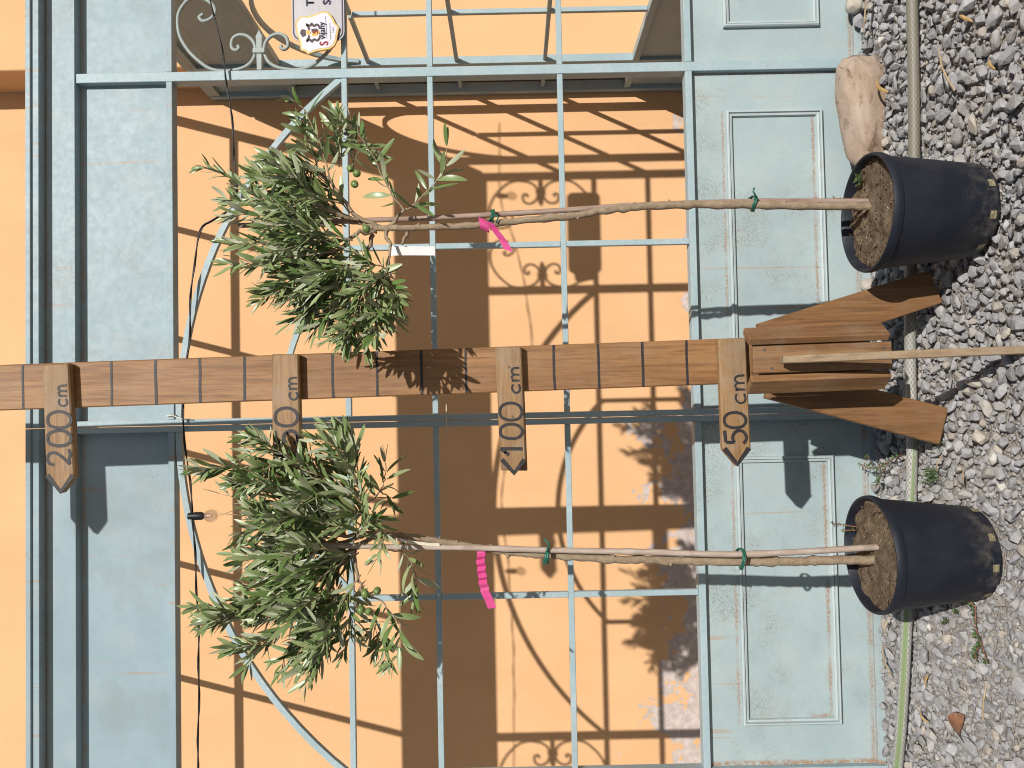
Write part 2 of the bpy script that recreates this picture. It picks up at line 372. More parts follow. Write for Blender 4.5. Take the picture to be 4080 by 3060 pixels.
def parent_base(p):
    b = Vector((0, 0, 0))
    while p is not None: b = b+p.location; p = p.parent
    return b
def tag(o, label, cat, group=None, kind=None):
    if label: o['label'] = label
    if cat: o['category'] = cat
    if group: o['group'] = group
    if kind: o['kind'] = kind
    return o
def thing(name, loc, label, cat, group=None):
    o = bpy.data.objects.new(name, None); o.empty_display_size = .05; o.location = loc; COL.objects.link(o)
    return tag(o, label, cat, group)
def catmull(pts, k=6):
    P = [Vector(p) for p in pts]; out = []
    for i in range(len(P)-1):
        a = P[max(i-1, 0)]; b = P[i]; c = P[i+1]; d = P[min(i+2, len(P)-1)]
        for j in range(k):
            t = j/k; out.append(tuple(.5*((2*b)+(c-a)*t+(2*a-5*b+4*c-d)*t*t+(3*b-a-3*c+d)*t*t*t)))
    out.append(tuple(P[-1])); return out
def text_mesh(body, size, align='CENTER'):
    cu = bpy.data.curves.new('lettering', 'FONT'); cu.body = body; cu.size = size; cu.align_x = align; cu.resolution_u = 3
    o = bpy.data.objects.new('lettering', cu); COL.objects.link(o)
    dg = bpy.context.evaluated_depsgraph_get(); me = o.evaluated_get(dg).to_mesh()
    v = [tuple(p.co) for p in me.vertices]; f = [tuple(p.vertices) for p in me.polygons]
    o.evaluated_get(dg).to_mesh_clear(); bpy.data.objects.remove(o); bpy.data.curves.remove(cu)
    return v, f

# ================================================================== THE SETTING: ground
def gz(x, y):       # level of the grit under the stones
    d = max(0.0, min(1.0, (-.10-x)/.5))*max(0.0, min(1.0, (-.10-y)/.3))
    return -.024+.013*d+.006*mnoise.noise(Vector((x*5, y*5, 0)))
xs = [-60, -20, -8, -4, -2.6]+[-2+.04*i for i in range(101)]+[2.6, 4, 8, 20, 60]
ys = [-60, -20, -8, -4, -2]+[-1.4+.04*i for i in range(73)]+[2.2, 4, 12]
g = MB(); W = len(xs)
gv = [(x, y, gz(x, y) if abs(x) < 2.1 and -1.5 < y < 1.6 else -.024) for y in ys for x in xs]
g.add(gv, [(j*W+i, j*W+i+1, (j+1)*W+i+1, (j+1)*W+i) for j in range(len(ys)-1) for i in range(W-1)])
ground = g.build('ground', 'ground', smooth=True); ground['kind'] = 'structure'

# ------------------------------------------------------------------ the ochre wall behind
wall = thing('plastered_wall', (0, 1.3, 0), 'ochre plastered house wall behind the metal screens, paint flaking low down', 'wall')
MB().box(-6, 1.482, 1.3, 1.55, -.1, 5.2).build('wall_face', 'wall', wall)
MB().box(1.482, 6, 1.072, 1.55, -.1, 5.2).build('pilaster', 'wall', wall, bevel=.004)

# ================================================================== METAL SCREENS
CX = -.0325
def arc(xc, za, R, x0, x1, n):
    return [(x, za-(R-math.sqrt(max(0, R*R-(x-xc)**2)))) for x in [x0+(x1-x0)*i/n for i in range(n+1)]]
def moulding(x0, x1, z0, z1, y):
    prof = [(0, 0), (.0008, .011), (.004, .0145), (.0075, .014), (.0085, .007), (.0115, .0105), (.0165, .009), (.0185, 0)]
    m = MB(); v = []
    for d, h in prof: v += [(x0+d, y-h, z0+d), (x1-d, y-h, z0+d), (x1-d, y-h, z1-d), (x0+d, y-h, z1-d)]
    m.add(v, [(k*4+j, k*4+(j+1) % 4, (k+1)*4+(j+1) % 4, (k+1)*4+j) for k in range(len(prof)-1) for j in range(4)])
    return m
SU = [(1.150,1.868),(1.146,1.872),(1.14,1.879),(1.129,1.869),(1.132,1.853),(1.141,1.84),(1.156,1.833),(1.172,1.837),(1.185,1.85),(1.194,1.868),(1.196,1.902),(1.179,1.923),(1.153,1.938),(1.121,1.941),(1.084,1.934),(1.044,1.911),(1.012,1.88),(0.99,1.849),(0.982,1.813),(0.984,1.782),(0.991,1.753),(1.005,1.732),(1.027,1.72),(1.051,1.719),(1.069,1.726),(1.083,1.742),(1.087,1.763),(1.078,1.781),(1.06,1.787),(1.047,1.784),(1.042,1.773),(1.049,1.765),(1.055,1.770)]
def mirz(p): return [(x, 2*1.7055-z) for x, z in p]
SLo = mirz(SU)
def screen(sign, name, label):
    """sign +1: section right of the middle gap, -1: its mirror to the left."""
    t = thing(name, (CX+sign*.5, 0, 0), label, 'metal screen')
    X = lambda x: CX+sign*x                         # distance from the middle gap
    def bar(nm, a, b, y0, y1, z0, z1, mat='bar', bv=.0012):
        x0, x1 = sorted((X(a), X(b))); return MB().box(x0, x1, y0, y1, z0, z1).build(nm, mat, t, bevel=bv)
    IN, PO, CO = .001, .9975, 1.5185                # inner edge, main post, corner post
    # posts and stile
    bar('stile', IN, IN+.0165, 0, .03, -.03, 2.229)
    bar('post', PO-.0135, PO+.0135, 0, .04, -.03, 2.229)
    bar('post', CO-.0135, CO+.0135, 0, .04, -.03, 2.229)
    # cornice: projecting cap with a lip
    m = MB(); x0, x1 = sorted((X(IN), X(CO+.05)))
    prof = [(.05, 2.317), (-.031, 2.317), (-.031, 2.3335), (-.0285, 2.3345), (-.0285, 2.3365), (-.037, 2.3375), (-.037, 2.351), (.05, 2.351)]
    n = len(prof); m.add([(x0, y, z) for y, z in prof]+[(x1, y, z) for y, z in prof], [tuple(range(n)), tuple(range(2*n-1, n-1, -1))]+[(i, i+n, (i+1) % n+n, (i+1) % n) for i in range(n)])
    m.build('cornice', 'beam', t, bevel=.0008)
    bar('frieze', IN, CO+.0135, 0, .045, 2.2305, 2.3165, 'beam')
    bar('frieze_lip', IN+.002, CO+.0115, -.0035, .0005, 2.2315, 2.2465, 'beam', 0)
    for a, b in ((IN+.0168, PO-.0137), (PO+.0137, CO-.0137)):
        bar('lower_rail', a, b, 0.0, .034, 1.9545, 1.972, 'beam')
        bar('top_panel', a, b, .026, .029, 1.9722, 2.2303, 'beam', 0)
        bar('bottom_rail', a, b, 0.0, .038, .468, .4875, 'bar')
        bar('bottom_panel', a, b, .020, .023, -.03, .4678, 'panel', 0)
        bar('sill_rail', a, b, .008, .0195, -.03, -.002, 'panel')
        x0, x1 = sorted((X(a+.102), X(b-.112)))
        moulding(x0, x1, .0945, .3715, .0198).build('moulding', 'mould', t)
    # cross bars run from stile to post and on to the corner
    for zc in (1.463, 1.2175, .8455):
        bar('crossbar', IN+.0168, PO-.0137, .002, .018, zc-.008, zc+.008)
        bar('crossbar', PO+.0137, CO-.0137, .002, .018, zc-.008, zc+.008)
    zs = [1.4548, 1.2257, 1.2093, .8537, .8373, .4878]
    for k in range(0, 6, 2): bar('upright', .487, .503, .002, .018, zs[k+1]+.0002, zs[k]-.0002)
    # arches: half of each belongs to this section
    MB().sweep([(X(x), z) for x, z in arc(0, 1.9455, 1.263, .0178, .986, 22)], .0165, .0045, .0205).build('arch_bar', 'bar', t)
    MB().sweep([(X(x), z) for x, z in arc(0, 1.657, .685, .0178, .497, 16)], .015, .0045, .0185).build('inner_arch_bar', 'bar', t)
    # scrolls of the narrow bay: a pair on the post, a pair on the corner
    for k, sx in enumerate((1, -1)):
        def P(p): return [(X((x-CX) if sx > 0 else (PO+CO-(x-CX))), z) for x, z in p]
        for pth in (SU, SLo):
            q = catmull([(a, b, 0) for a, b in P(pth)], 4)
            MB().tube([(a, .010, b) for a, b, _ in q], .0052, 8).build('scroll', 'scroll', t, smooth=True)
        f = P([(.980, 1.698), (1.072, 1.696), (1.078, 1.6945), (1.100, 1.7055), (1.078, 1.7165), (1.072, 1.715), (.980, 1.713)])
        MB().poly(f, .003, .017).build('finial', 'scroll', t, bevel=.002)
        c = P([(1.028, 1.687), (1.045, 1.687), (1.045, 1.724), (1.028, 1.724)])
        MB().poly(c, -.001, .021).build('collar', 'scroll', t, bevel=.003)
    return t
scrR = screen(1, 'metal_screen', 'pale blue-green metal screen bay behind the right-hand olive tree, with arch, scrolls and sheet panels')
scrL = screen(-1, 'metal_screen', 'pale blue-green metal screen bay behind the left-hand olive tree, with arch and sheet panels')
zt = MB(); zt.tube([(-.004, -.004, 1.974), (-.004, -.006, 1.952), (-.003, .02, 1.948)], .0022, 6); zt.tube([(-.004, -.006, 1.955), (-.012, -.012, 1.93), (-.014, -.012, 1.905)], .0016, 6)
tag(zt.build('cable_tie', 'ziptie', smooth=True), 'clear plastic tie holding the black cable to the beam beside the measuring post', 'cable tie')
zt = MB(); zt.tube([(.012, -.006, 1.186), (-.03, -.012, 1.186), (-.075, -.008, 1.184)], .0016, 6)
tag(zt.build('cable_tie', 'ziptie', smooth=True), 'pale plastic tie sticking out across the two middle stiles', 'cable tie')

# the return screen running back to the wall on the right
def side():
    t = thing('side_screen', (1.47, .64, 0), 'shaded metal side screen running back from the scrolls to the wall at right', 'metal screen')
    def pt(yy): return 1.45+.03*(1.28-yy)
    def bx(nm, ya, yb, z0, z1, wd, mat='bar', dx=0.0, bv=.0012):
        m = MB(); xa, xb = pt(ya)+dx, pt(yb)+dx; h = wd/2
        m.add([(xa-h, ya, z0), (xa+h, ya, z0), (xb+h, yb, z0), (xb-h, yb, z0), (xa-h, ya, z1), (xa+h, ya, z1), (xb+h, yb, z1), (xb-h, yb, z1)],
              [(3, 2, 1, 0), (4, 5, 6, 7), (0, 1, 5, 4), (1, 2, 6, 5), (2, 3, 7, 6), (3, 0, 4, 7)])
        return m.build(nm, mat, t, bevel=bv)
    bx('post', .245, .275, -.03, 2.34, .03); bx('post', 1.005, 1.035, -.03, 2.34, .032); bx('wall_post', 1.262, 1.292, -.03, 2.34, .045)
    bx('upright', .632, .648, .47, 1.565, .017)
    for a, b in ((.045, .244), (.276, 1.004), (1.036, 1.261)):
        bx('top_panel', a, b, 1.975, 2.2895, .004, 'beam', 0, 0); bx('lower_rail', a, b, 1.945, 1.9745, .034, 'beam'); bx('cap_rail', a, b, 2.29, 2.345, .04, 'beam')
        bx('bottom_panel', a, b, -.03, .4395, .004, 'panel', 0, 0); bx('bottom_rail', a, b, .44, .468, .034, 'bar')
    for zc in (1.575, 1.205, .835):
        for a, b in ((.045, .2445), (.2755, .6315), (.6485, 1.0045), (1.0355, 1.2615)): bx('crossbar', a, b, zc-.008, zc+.008, .016)
    R = .386; m = MB(); n = 22; v = []
    for i in range(n+1):
        a = PI*i/n*0.93+PI*.035; yy = .64-.3635*math.cos(a); zz = 1.575+.345*math.sin(a); x = pt(yy)
        ny, nz = -math.cos(a)*.008, math.sin(a)*.008
        v += [(x-.008, yy+ny, zz+nz), (x+.008, yy+ny, zz+nz), (x+.008, yy-ny, zz-nz), (x-.008, yy-ny, zz-nz)]
    m.add(v, [(i*4+j, i*4+(j+1) % 4, (i+1)*4+(j+1) % 4, (i+1)*4+j) for i in range(n) for j in range(4)]); m.build('arch_bar', 'bar', t)
    return t
side()

# the open roof: sloping rafters up to the wall and one purlin (they cast the slanting shadows)
roof = thing('roof_frame', (0, .6, 2.33), 'open metal roof frame above the screens whose rafters shade the ochre wall', 'roof frame')
for x in (-1.535, -1.03, -.525, -.02, .485, .985, 1.485):
    m = MB(); h = .011 if x < 1.4 else .02
    m.add([(x-h, .047, 2.285), (x+h, .047, 2.285), (x+h, 1.23, 2.985), (x-h, 1.23, 2.985), (x-h, .047, 2.315), (x+h, .047, 2.315), (x+h, 1.23, 3.015), (x-h, 1.23, 3.015)],
          [(3, 2, 1, 0), (4, 5, 6, 7), (0, 1, 5, 4), (1, 2, 6, 5), (2, 3, 7, 6), (3, 0, 4, 7)])
    m.build('rafter', 'bar', roof)
MB().box(-1.56, 1.5, .625, .645, 2.672, 2.70).build('purlin', 'bar', roof)
MB().box(-1.56, 1.47, 1.2305, 1.26, 2.975, 3.02).build('ledger', 'bar', roof)

# ================================================================== STRING LIGHT
lt = thing('string_light', (0, -.02, 1.9), 'black cable with one clear round bulb strung along the arch under the beam', 'string light')
cb = [(1.75,1.90),(1.41,1.905),(1.28,1.868),(1.174,1.838),(1.08,1.815),(1.007,1.803),(0.934,1.793),(0.841,1.781),(0.735,1.774),(0.679,1.772),(0.625,1.770),(0.575,1.79),(0.545,1.835),(0.513,1.872),(0.382,1.895),(0.278,1.902),(0.194,1.907),(0.032,1.925),(-0.046,1.922),(-0.136,1.913),(-0.246,1.901),(-0.304,1.898),(-0.393,1.894),(-0.521,1.888),(-0.648,1.885),(-0.775,1.886),(-0.975,1.89),(-1.4,1.90)]
def cyy(x): return -.012
q = catmull([(x, cyy(x), z) for x, z in cb], 4)
MB().tube(q, .0020, 6).build('cable', 'black', lt, smooth=True)
q2 = [(x+.001, y+.004*math.sin(x*31), z-.0030*math.cos(x*31)) for x, y, z in q]
MB().tube(q2, .0018, 6).build('cable', 'black', lt, smooth=True)
def bulb(x, z):
    m = MB(); m.lathe([(.001, .017), (.0095, .017), (.0095, .001), (.0115, 0), (.0115, -.018), (.0095, -.024), (.001, -.024)], 16); m.v = [(a+x, b-.014, c+z-.006) for a, b, c in m.v]
    s = m.build('socket', 'black', lt, smooth=True, angle=40)
    m = MB(); pr = [(.0085, -.022), (.0095, -.026)]+[(.0195*math.sin(a), -.046+.0195*math.cos(a)) for a in [PI*k/14 for k in range(3, 14)]]+[(.0005, -.0655)]
    pr += [(r*.89, zz*1.0+(.0014 if zz < -.05 else 0)) for r, zz in pr[::-1]]
    m.lathe(pr, 24); m.v = [(a+x, b-.014, c+z-.006) for a, b, c in m.v]
    bo = m.build('bulb', 'glass', lt, smooth=True)
    m = MB(); m.tube([(x-.004, -.014, z-.028), (x-.006, -.014, z-.045), (x-.002, -.014, z-.056), (x+.002, -.014, z-.056), (x+.006, -.014, z-.045), (x+.004, -.014, z-.028)], .0007, 5); m.build('filament', 'screw', bo)
bulb(-.285, 1.899); bulb(1.41, 1.905)

# ================================================================== SIGN on the narrow bay
sg = thing('metal_sign', (1.16, -.02, 1.53), 'brushed metal sign with a gold-rimmed white shield hung beside the scrolls at top right', 'sign')
def rrect(x0, x1, z0, z1, r, n=6):
    p = []
    for (cx_, cz_, a0) in ((x1-r, z1-r, 0), (x0+r, z1-r, PI/2), (x0+r, z0+r, PI), (x1-r, z0+r, 1.5*PI)):
        p += [(cx_+r*math.cos(a0+PI/2*i/n), cz_+r*math.sin(a0+PI/2*i/n)) for i in range(n+1)]
    return p
plate = MB().poly(rrect(1.050, 1.42, 1.4555, 1.6045, .026), -.0195, -.0160).build('plate', 'alu', sg)
oP = rrect(1.053, 1.417, 1.4585, 1.6015, .0235, 6); iP = rrect(1.057, 1.413, 1.4625, 1.5975, .0205, 6)
m = MB(); n = len(oP); m.add([(x, -.0200, z) for x, z in oP]+[(x, -.0200, z) for x, z in iP], [(i, (i+1) % n, (i+1) % n+n, i+n) for i in range(n)]); m.build('border', 'violet', plate)
def letters(body, size, x, z, y, mat, parent, name='lettering', rot=0.0, sx=1.0, align='CENTER', fat=0.0):
    v, f = text_mesh(body, size, align); c_, s_ = math.cos(rot), math.sin(rot)
    m = MB()
    for dx, dz in (((0, 0),) if not fat else ((0, 0), (fat, 0), (-fat, 0), (0, fat), (0, -fat))):
        m.add([(x+(a*sx*c_-b*s_)+dx, y-(.00004*abs(dx/fat) if fat else 0)-(.00008*abs(dz/fat) if fat else 0), z+(a*sx*s_+b*c_)+dz) for a, b, _ in v], f)
    return m.build(name, mat, parent)
letters('T', .031, 1.1605, 1.541, -.0202, 'violet', plate, fat=.0016); letters('S', .031, 1.161, 1.4935, -.0202, 'violet', plate, fat=.0016)
SH = [(1.1,1.594),(1.111,1.586),(1.118,1.5805),(1.119,1.577),(1.118,1.559),(1.123,1.542),(1.129,1.527),(1.133,1.513),(1.13,1.5),(1.122,1.491),(1.11,1.484),(1.098,1.479),(1.084,1.468),(1.072,1.471),(1.057,1.474),(1.045,1.476),(1.031,1.483),(1.023,1.495),(1.021,1.509),(1.018,1.529),(1.014,1.543),(1.009,1.558),(1.017,1.566),(1.021,1.579),(1.032,1.58),(1.044,1.581),(1.06,1.587),(1.079,1.591)]
def inset(P, d):
    n = len(P); out = []; cx_ = sum(p[0] for p in P)/n; cz_ = sum(p[1] for p in P)/n
    for p in P:
        v = Vector((cx_-p[0], cz_-p[1])); out.append((p[0]+v.x/v.length*d, p[1]+v.y/v.length*d))
    return out
shield = MB().poly(SH, -.0265, -.0197).build('shield', 'gold', sg, bevel=.0012)
MB().poly(inset(SH, .0062), -.0272, -.0262).build('shield_face', 'cream', shield)
letters('S', .034, 1.0395, 1.5005, -.0275, 'red', shield, rot=.05, sx=.8, fat=.0011)
letters('vijany', .0255, 1.0515, 1.5075, -.0275, 'violet', shield, rot=.05, sx=.86, align='LEFT', fat=.0009)
MB().sweep([(1.052, 1.5035), (1.117, 1.5065)], .0014, -.0276, -.0273).build('underline', 'violet', shield)
MB().sweep([(1.050+.0012*i, 1.4925+.0022*math.sin(i*2.1)*(.5+.5*math.sin(i*.9))+.00006*i) for i in range(40)], .0011, -.0277, -.0273).build('script_line', 'violet', shield)
letters('1564', .0085, 1.077, 1.4825, -.0275, 'violet', shield, rot=.05)
crest = MB(); crest.poly([(1.061, 1.546), (1.081, 1.547), (1.082, 1.532), (1.0715, 1.522), (1.061, 1.532)], -.0277, -.0273); crest.build('crest_field', 'ochre_print', shield)
MB().poly([(1.0705, 1.5465), (1.081, 1.547), (1.082, 1.532), (1.0755, 1.5255)], -.0280, -.0276).build('crest_field', 'crestdark', shield)
letters('S', .021, 1.0718, 1.5285, -.0283, 'red', shield, fat=.0006)
for sx in (-1, 1):
    X_ = 1.0705
    p = catmull([(X_+sx*.008, 1.553, 0), (X_+sx*.017, 1.556, 0), (X_+sx*.024, 1.561, 0), (X_+sx*.020, 1.551, 0), (X_+sx*.026, 1.546, 0), (X_+sx*.019, 1.540, 0), (X_+sx*.023, 1.531, 0), (X_+sx*.017, 1.525, 0), (X_+sx*.010, 1.523, 0)], 3)
    MB().sweep([(a, b) for a, b, _ in p], .0062, -.0279, -.0273).build('crest_mantling', 'crestdark', shield)
MB().poly([(1.064, 1.552), (1.066, 1.561), (1.077, 1.562), (1.078, 1.552), (1.071, 1.549)], -.0281, -.0274).build('crest_helmet', 'ochre_print', shield)
MB().poly([(1.062, 1.563), (1.0585, 1.573), (1.064, 1.576), (1.069, 1.579), (1.075, 1.578), (1.081, 1.574), (1.079, 1.564)], -.0281, -.0274).build('crest_plume', 'crestdark', shield)

# ================================================================== MEASURING POST
mp = thing('measuring_post', (.1, -.42, 0), 'brown wooden measuring post with arrow boards marked 50 to 200 cm, on splayed legs', 'measuring post')
def plx(z): return .0935+(z-.60)*(-.0255/1.556)
ph = .0515
plank = MB().poly([(plx(.23)-ph, .23), (plx(.23)+ph, .23), (plx(2.78)+ph, 2.78), (plx(2.78)-ph, 2.78)], -.435, -.413).build('plank', 'plank', mp, bevel=.0025)
for k in range(5, 28):
    z = .1*k+.004
    if k in (5, 10, 15, 20, 25): continue
    j = [random.uniform(-.0008, .0008) for _ in range(4)]
    MB().ribbon([(plx(z)-ph+.001, z+j[0]), (plx(z)-.018, z+j[1]), (plx(z)+.018, z+j[2]), (plx(z)+ph-.001, z+j[3])], random.uniform(.0046, .0062), -.4353).build('tick_mark', 'ink', plank)
GL = {'0': [[(.5, 1), (.2, .93), (.04, .7), (0, .45), (.07, .18), (.3, .02), (.58, 0), (.86, .14), (1, .42), (.96, .72), (.78, .93), (.5, 1)]],
      '1': [[(.05, .62), (.3, .8), (.52, 1)], [(.52, 1), (.5, .5), (.47, 0)]],
      '2': [[(.05, .72), (.15, .92), (.45, 1), (.75, .9), (.8, .68), (.6, .42), (.3, .2), (.08, .05)], [(.08, .05), (.4, .07), (.7, .02), (1, .09)]],
      '5': [[(.95, .98), (.6, .97), (.14, .95)], [(.14, .95), (.12, .75), (.1, .55)], [(.1, .55), (.4, .63), (.72, .56), (.93, .36), (.85, .13), (.55, 0), (.25, .02), (.02, .14)]],
      'c': [[(.95, .85), (.6, 1), (.2, .85), (.02, .5), (.15, .15), (.5, 0), (.95, .15)]],
      'm': [[(.02, .95), (.06, .5), (.04, 0)], [(.05, .6), (.2, .92), (.4, .9), (.48, .6), (.47, 0)], [(.48, .6), (.62, .92), (.85, .9), (.95, .6), (.98, 0)]]}
def write(ch, x, z, wd, ht, lw, y, parent, sl=0.0):
    m = MB()
    for k, st in enumerate(GL[ch]):
        q = catmull([(x+a*wd, z+b*ht+sl*(a*wd), 0) for a, b in st], 5)
        m.ribbon([(a, b) for a, b, _ in q], lw*random.uniform(.9, 1.1), y-.00012*k)
    return m.build('lettering', 'ink', parent)
YF = -.4575
def arrow(poly, digits, cm, right, zmid, zlow, ht, sl, tipn=.0, cmh=.019):
    o = MB().poly(poly, YF, YF+.0215).build('arrow_board', 'sign', mp, bevel=.003)
    for ch, a, b in digits: write(ch, right+a, zmid-ht/2, b-a, ht, .0070, YF-.0004, o, sl)
    cw = (cm[1]-cm[0]); write('c', right+cm[0], zlow, cw*.36, cmh, .0046, YF-.0004, o, sl); write('m', right+cm[0]+cw*.46, zlow+.001, cw*.54, cmh, .0044, YF-.0004, o, sl)
    return o
b = arrow([(.117, 2.048), (.119, 1.988), (-.134, 1.976), (-.172, 2.006), (-.133, 2.039)], [('2', -.226, -.190), ('0', -.182, -.148), ('0', -.142, -.106)], (-.094, -.047), .117, 2.009, 1.991, .052, .02)
MB().ribbon([(-.129, 2.036), (-.167, 2.006), (-.130, 1.979)], .0105, YF-.0004).build('arrow_edge', 'ink', b)
b = arrow([(.130, 1.536), (.129, 1.475), (-.122, 1.472), (-.160, 1.503), (-.121, 1.535)], [('1', -.240, -.214), ('5', -.201, -.170), ('0', -.161, -.121)], (-.103, -.053), .13, 1.504, 1.478, .050, .0, cmh=.0185)
MB().ribbon([(-.117, 1.530), (-.153, 1.503), (-.118, 1.477)], .0095, YF-.0004).build('arrow_edge', 'ink', b)
b = arrow([(.136, 1.036), (.136, .977), (-.118, .972), (-.150, .999), (-.117, 1.030)], [('1', -.243, -.212), ('0', -.205, -.173), ('0', -.164, -.126)], (-.104, -.047), .136, 1.004, .9825, .049, .01, cmh=.0175)
MB().ribbon([(-.115, 1.026), (-.146, .999), (-.116, .976)], .0105, YF-.0004).build('arrow_edge', 'ink', b)
MB().poly([(.134, 1.034), (.134, .974), (-.143, .969), (-.141, 1.029)], YF+.0217, YF+.036).build('backing_board', 'box', mp, bevel=.002)
b = arrow([(.144, .538), (.146, .476), (-.102, .472), (-.142, .503), (-.103, .535)], [('5', -.236, -.204), ('0', -.200, -.166)], (-.146, -.083), .145, .506, .481, .048, .01, cmh=.022)
MB().ribbon([(-.100, .531), (-.136, .503), (-.100, .476)], .0115, YF-.0004).build('arrow_edge', 'ink', b)
MB().poly([(.112, 2.544), (.113, 2.484), (-.137, 2.474), (-.175, 2.503), (-.137, 2.534)], YF, YF+.0215).build('arrow_board', 'sign', mp, bevel=.003)
for x, z in ((.09, 1.005), (-.09, .985), (-.1, 1.018), (-.02, 1.0)):
    m = MB(); m.lathe([(.0002, 0), (.003, 0), (.003, .0015)], 8); m.v = [(a+x, YF-.0008+c, b_+z) for a, b_, c in m.v]; m.build('nail', 'screw', mp)
# slatted box round the foot
def vboard(cx_, cy_, ang, wd, th, z0, z1, mat, nm, lean=0.0):
    ux, uy = math.cos(ang), math.sin(ang); nx, ny = -uy, ux; v = []
    for z in (z0, z1):
        for a, b_ in ((-wd/2, 0), (wd/2, 0), (wd/2, th), (-wd/2, th)):
            v.append((cx_+ux*a+nx*b_-.0164*(z-.3)+lean*(z-.3), cy_+uy*a+ny*b_, z))
    return MB().add(v, [(3, 2, 1, 0), (4, 5, 6, 7), (0, 1, 5, 4), (1, 2, 6, 5), (2, 3, 7, 6), (3, 0, 4, 7)]).build(nm, mat, mp, bevel=.002)
vboard(.094, -.533, 0, .058, .024, .188, .484, 'box', 'box_board')
vboard(.1535, -.515, .93, .047, .0175, .190, .492, 'box', 'box_board')
vboard(.0345, -.515, -.93, .047, .0175, .190, .489, 'box', 'box_board')
vboard(.094, -.462, 0, .09, .018, .20, .46, 'box', 'box_core')
for x, z in ((.112, .46), (.072, .445), (.11, .205), (.075, .203)):
    m = MB(); m.lathe([(.0002, 0), (.0034, 0), (.0034, .0016)], 8); m.v = [(a+x, -.5332+c, b_+z) for a, b_, c in m.v]; m.build('screw', 'screw', mp)
MB().poly([(.184, .425), (.301, .022), (.224, -.008), (.100, .395)], -.385, -.363).build('leg', 'leg', mp, bevel=.002)
MB().poly([(.010, .412), (-.106, .012), (-.022, -.012), (.090, .385)], -.385, -.363).build('leg', 'leg', mp, bevel=.002)
m = MB(); st0, st1 = Vector((.0885, -.566, .436)), Vector((.0935, -.652, -.015)); h = .0082
m.add([(p.x+sx*h, p.y+sy*.011, p.z) for p in (st1, st0) for sx, sy in ((-1, -1), (1, -1), (1, 1), (-1, 1))], [(3, 2, 1, 0), (4, 5, 6, 7), (0, 1, 5, 4), (1, 2, 6, 5), (2, 3, 7, 6), (3, 0, 4, 7)])
m.build('front_brace', 'stick', mp, bevel=.0015)

# ================================================================== POTS
def pot(name, cx_, cy_, label, slots, seed):
    t = thing(name, (cx_, cy_, 0), label, 'plant pot', 'dark plastic pots of the olive trees')
    m = MB(); m.lathe([(.001, -.006), (.095, -.006), (.0985, 0), (.1, .004), (.1205, .196), (.1208, .203), (.1255, .206), (.1278, .2125), (.1278, .221), (.1258, .2262), (.1222, .2262), (.1195, .2215), (.1178, .195), (.112, .12)], 64, cx_, cy_)
    m.build('pot_wall', 'pot', t, smooth=True, angle=35)
    rnd = random.Random(seed); m = MB(); rings = 14; seg = 56; v = [(cx_, cy_, .213)]
    for i in range(1, rings+1):
        r = .1188*i/rings
        for j in range(seg):
            a = 2*PI*j/seg; x, y = cx_+r*math.cos(a), cy_+r*math.sin(a)
            v.append((x, y, .2095+.010*mnoise.noise(Vector((x*38, y*38, seed)))+.006*mnoise.noise(Vector((x*110, y*110, seed)))-.004*(i/rings)**2))
    f = [(0, 1+j, 1+(j+1) % seg) for j in range(seg)]+[(1+i*seg+j, 1+(i+1)*seg+j, 1+(i+1)*seg+(j+1) % seg, 1+i*seg+(j+1) % seg) for i in range(rings-1) for j in range(seg)]
    m.add(v, f); m.build('soil', 'soil', t, smooth=True)
    m = MB()                                             # crumbs and chaff on the soil
    for k in range(150):
        a = rnd.uniform(0, 2*PI); r = .112*math.sqrt(rnd.random()); x, y = cx_+r*math.cos(a), cy_+r*math.sin(a); s = rnd.uniform(.0012, .0042)
        q = Quaternion((rnd.gauss(0, 1), rnd.gauss(0, 1), rnd.gauss(0, 1), rnd.gauss(0, 1))); q.normalize()
        L = s*(2.6 if k % 3 == 0 else 1.2)*(.6 if k % 3 == 0 else 1); s *= (.5 if k % 3 == 0 else 1)
        vv = [q@Vector((ax*L, ay*s, az*s*.7)) for ax, ay, az in ((1, 0, 0), (-1, 0, 0), (0, 1, 0), (0, -1, 0), (0, 0, 1), (0, 0, -1))]
        m.add([(x+p.x, y+p.y, .2135+p.z*.6) for p in vv], [(0, 2, 4), (2, 1, 4), (1, 3, 4), (3, 0, 4), (2, 0, 5), (1, 2, 5), (3, 1, 5), (0, 3, 5)], (0 if k % 12 == 0 else 1 if k % 9 else 2))
    o = m.build('soil_crumbs', ['straw', 'soil', 'rootplug'], t); o['kind'] = 'stuff'
    for a in slots:                                      # drainage slots at the foot
        m = MB(); vv = []
        for zz, rr in ((.004, .1012), (.018, .1026)):
            for k in range(5):
                b_ = a+(-.08+.04*k); vv.append((cx_+rr*math.cos(b_), cy_+rr*math.sin(b_), zz))
        m.add(vv, [(k, k+1, k+6, k+5) for k in range(4)]); m.build('drain_slot', 'rootplug', t)
    return t
pot('plant_pot', .405, -.515, 'dark plastic pot of the right-hand olive tree, beside the pink boulder', [math.radians(d) for d in (-70, -108, -20, -150)], 3)
pot('plant_pot', -.337, -.475, 'dark plastic pot of the left-hand olive tree, standing over the green-striped hose', [math.radians(d) for d in (-62, -98, -18, -140)], 8)

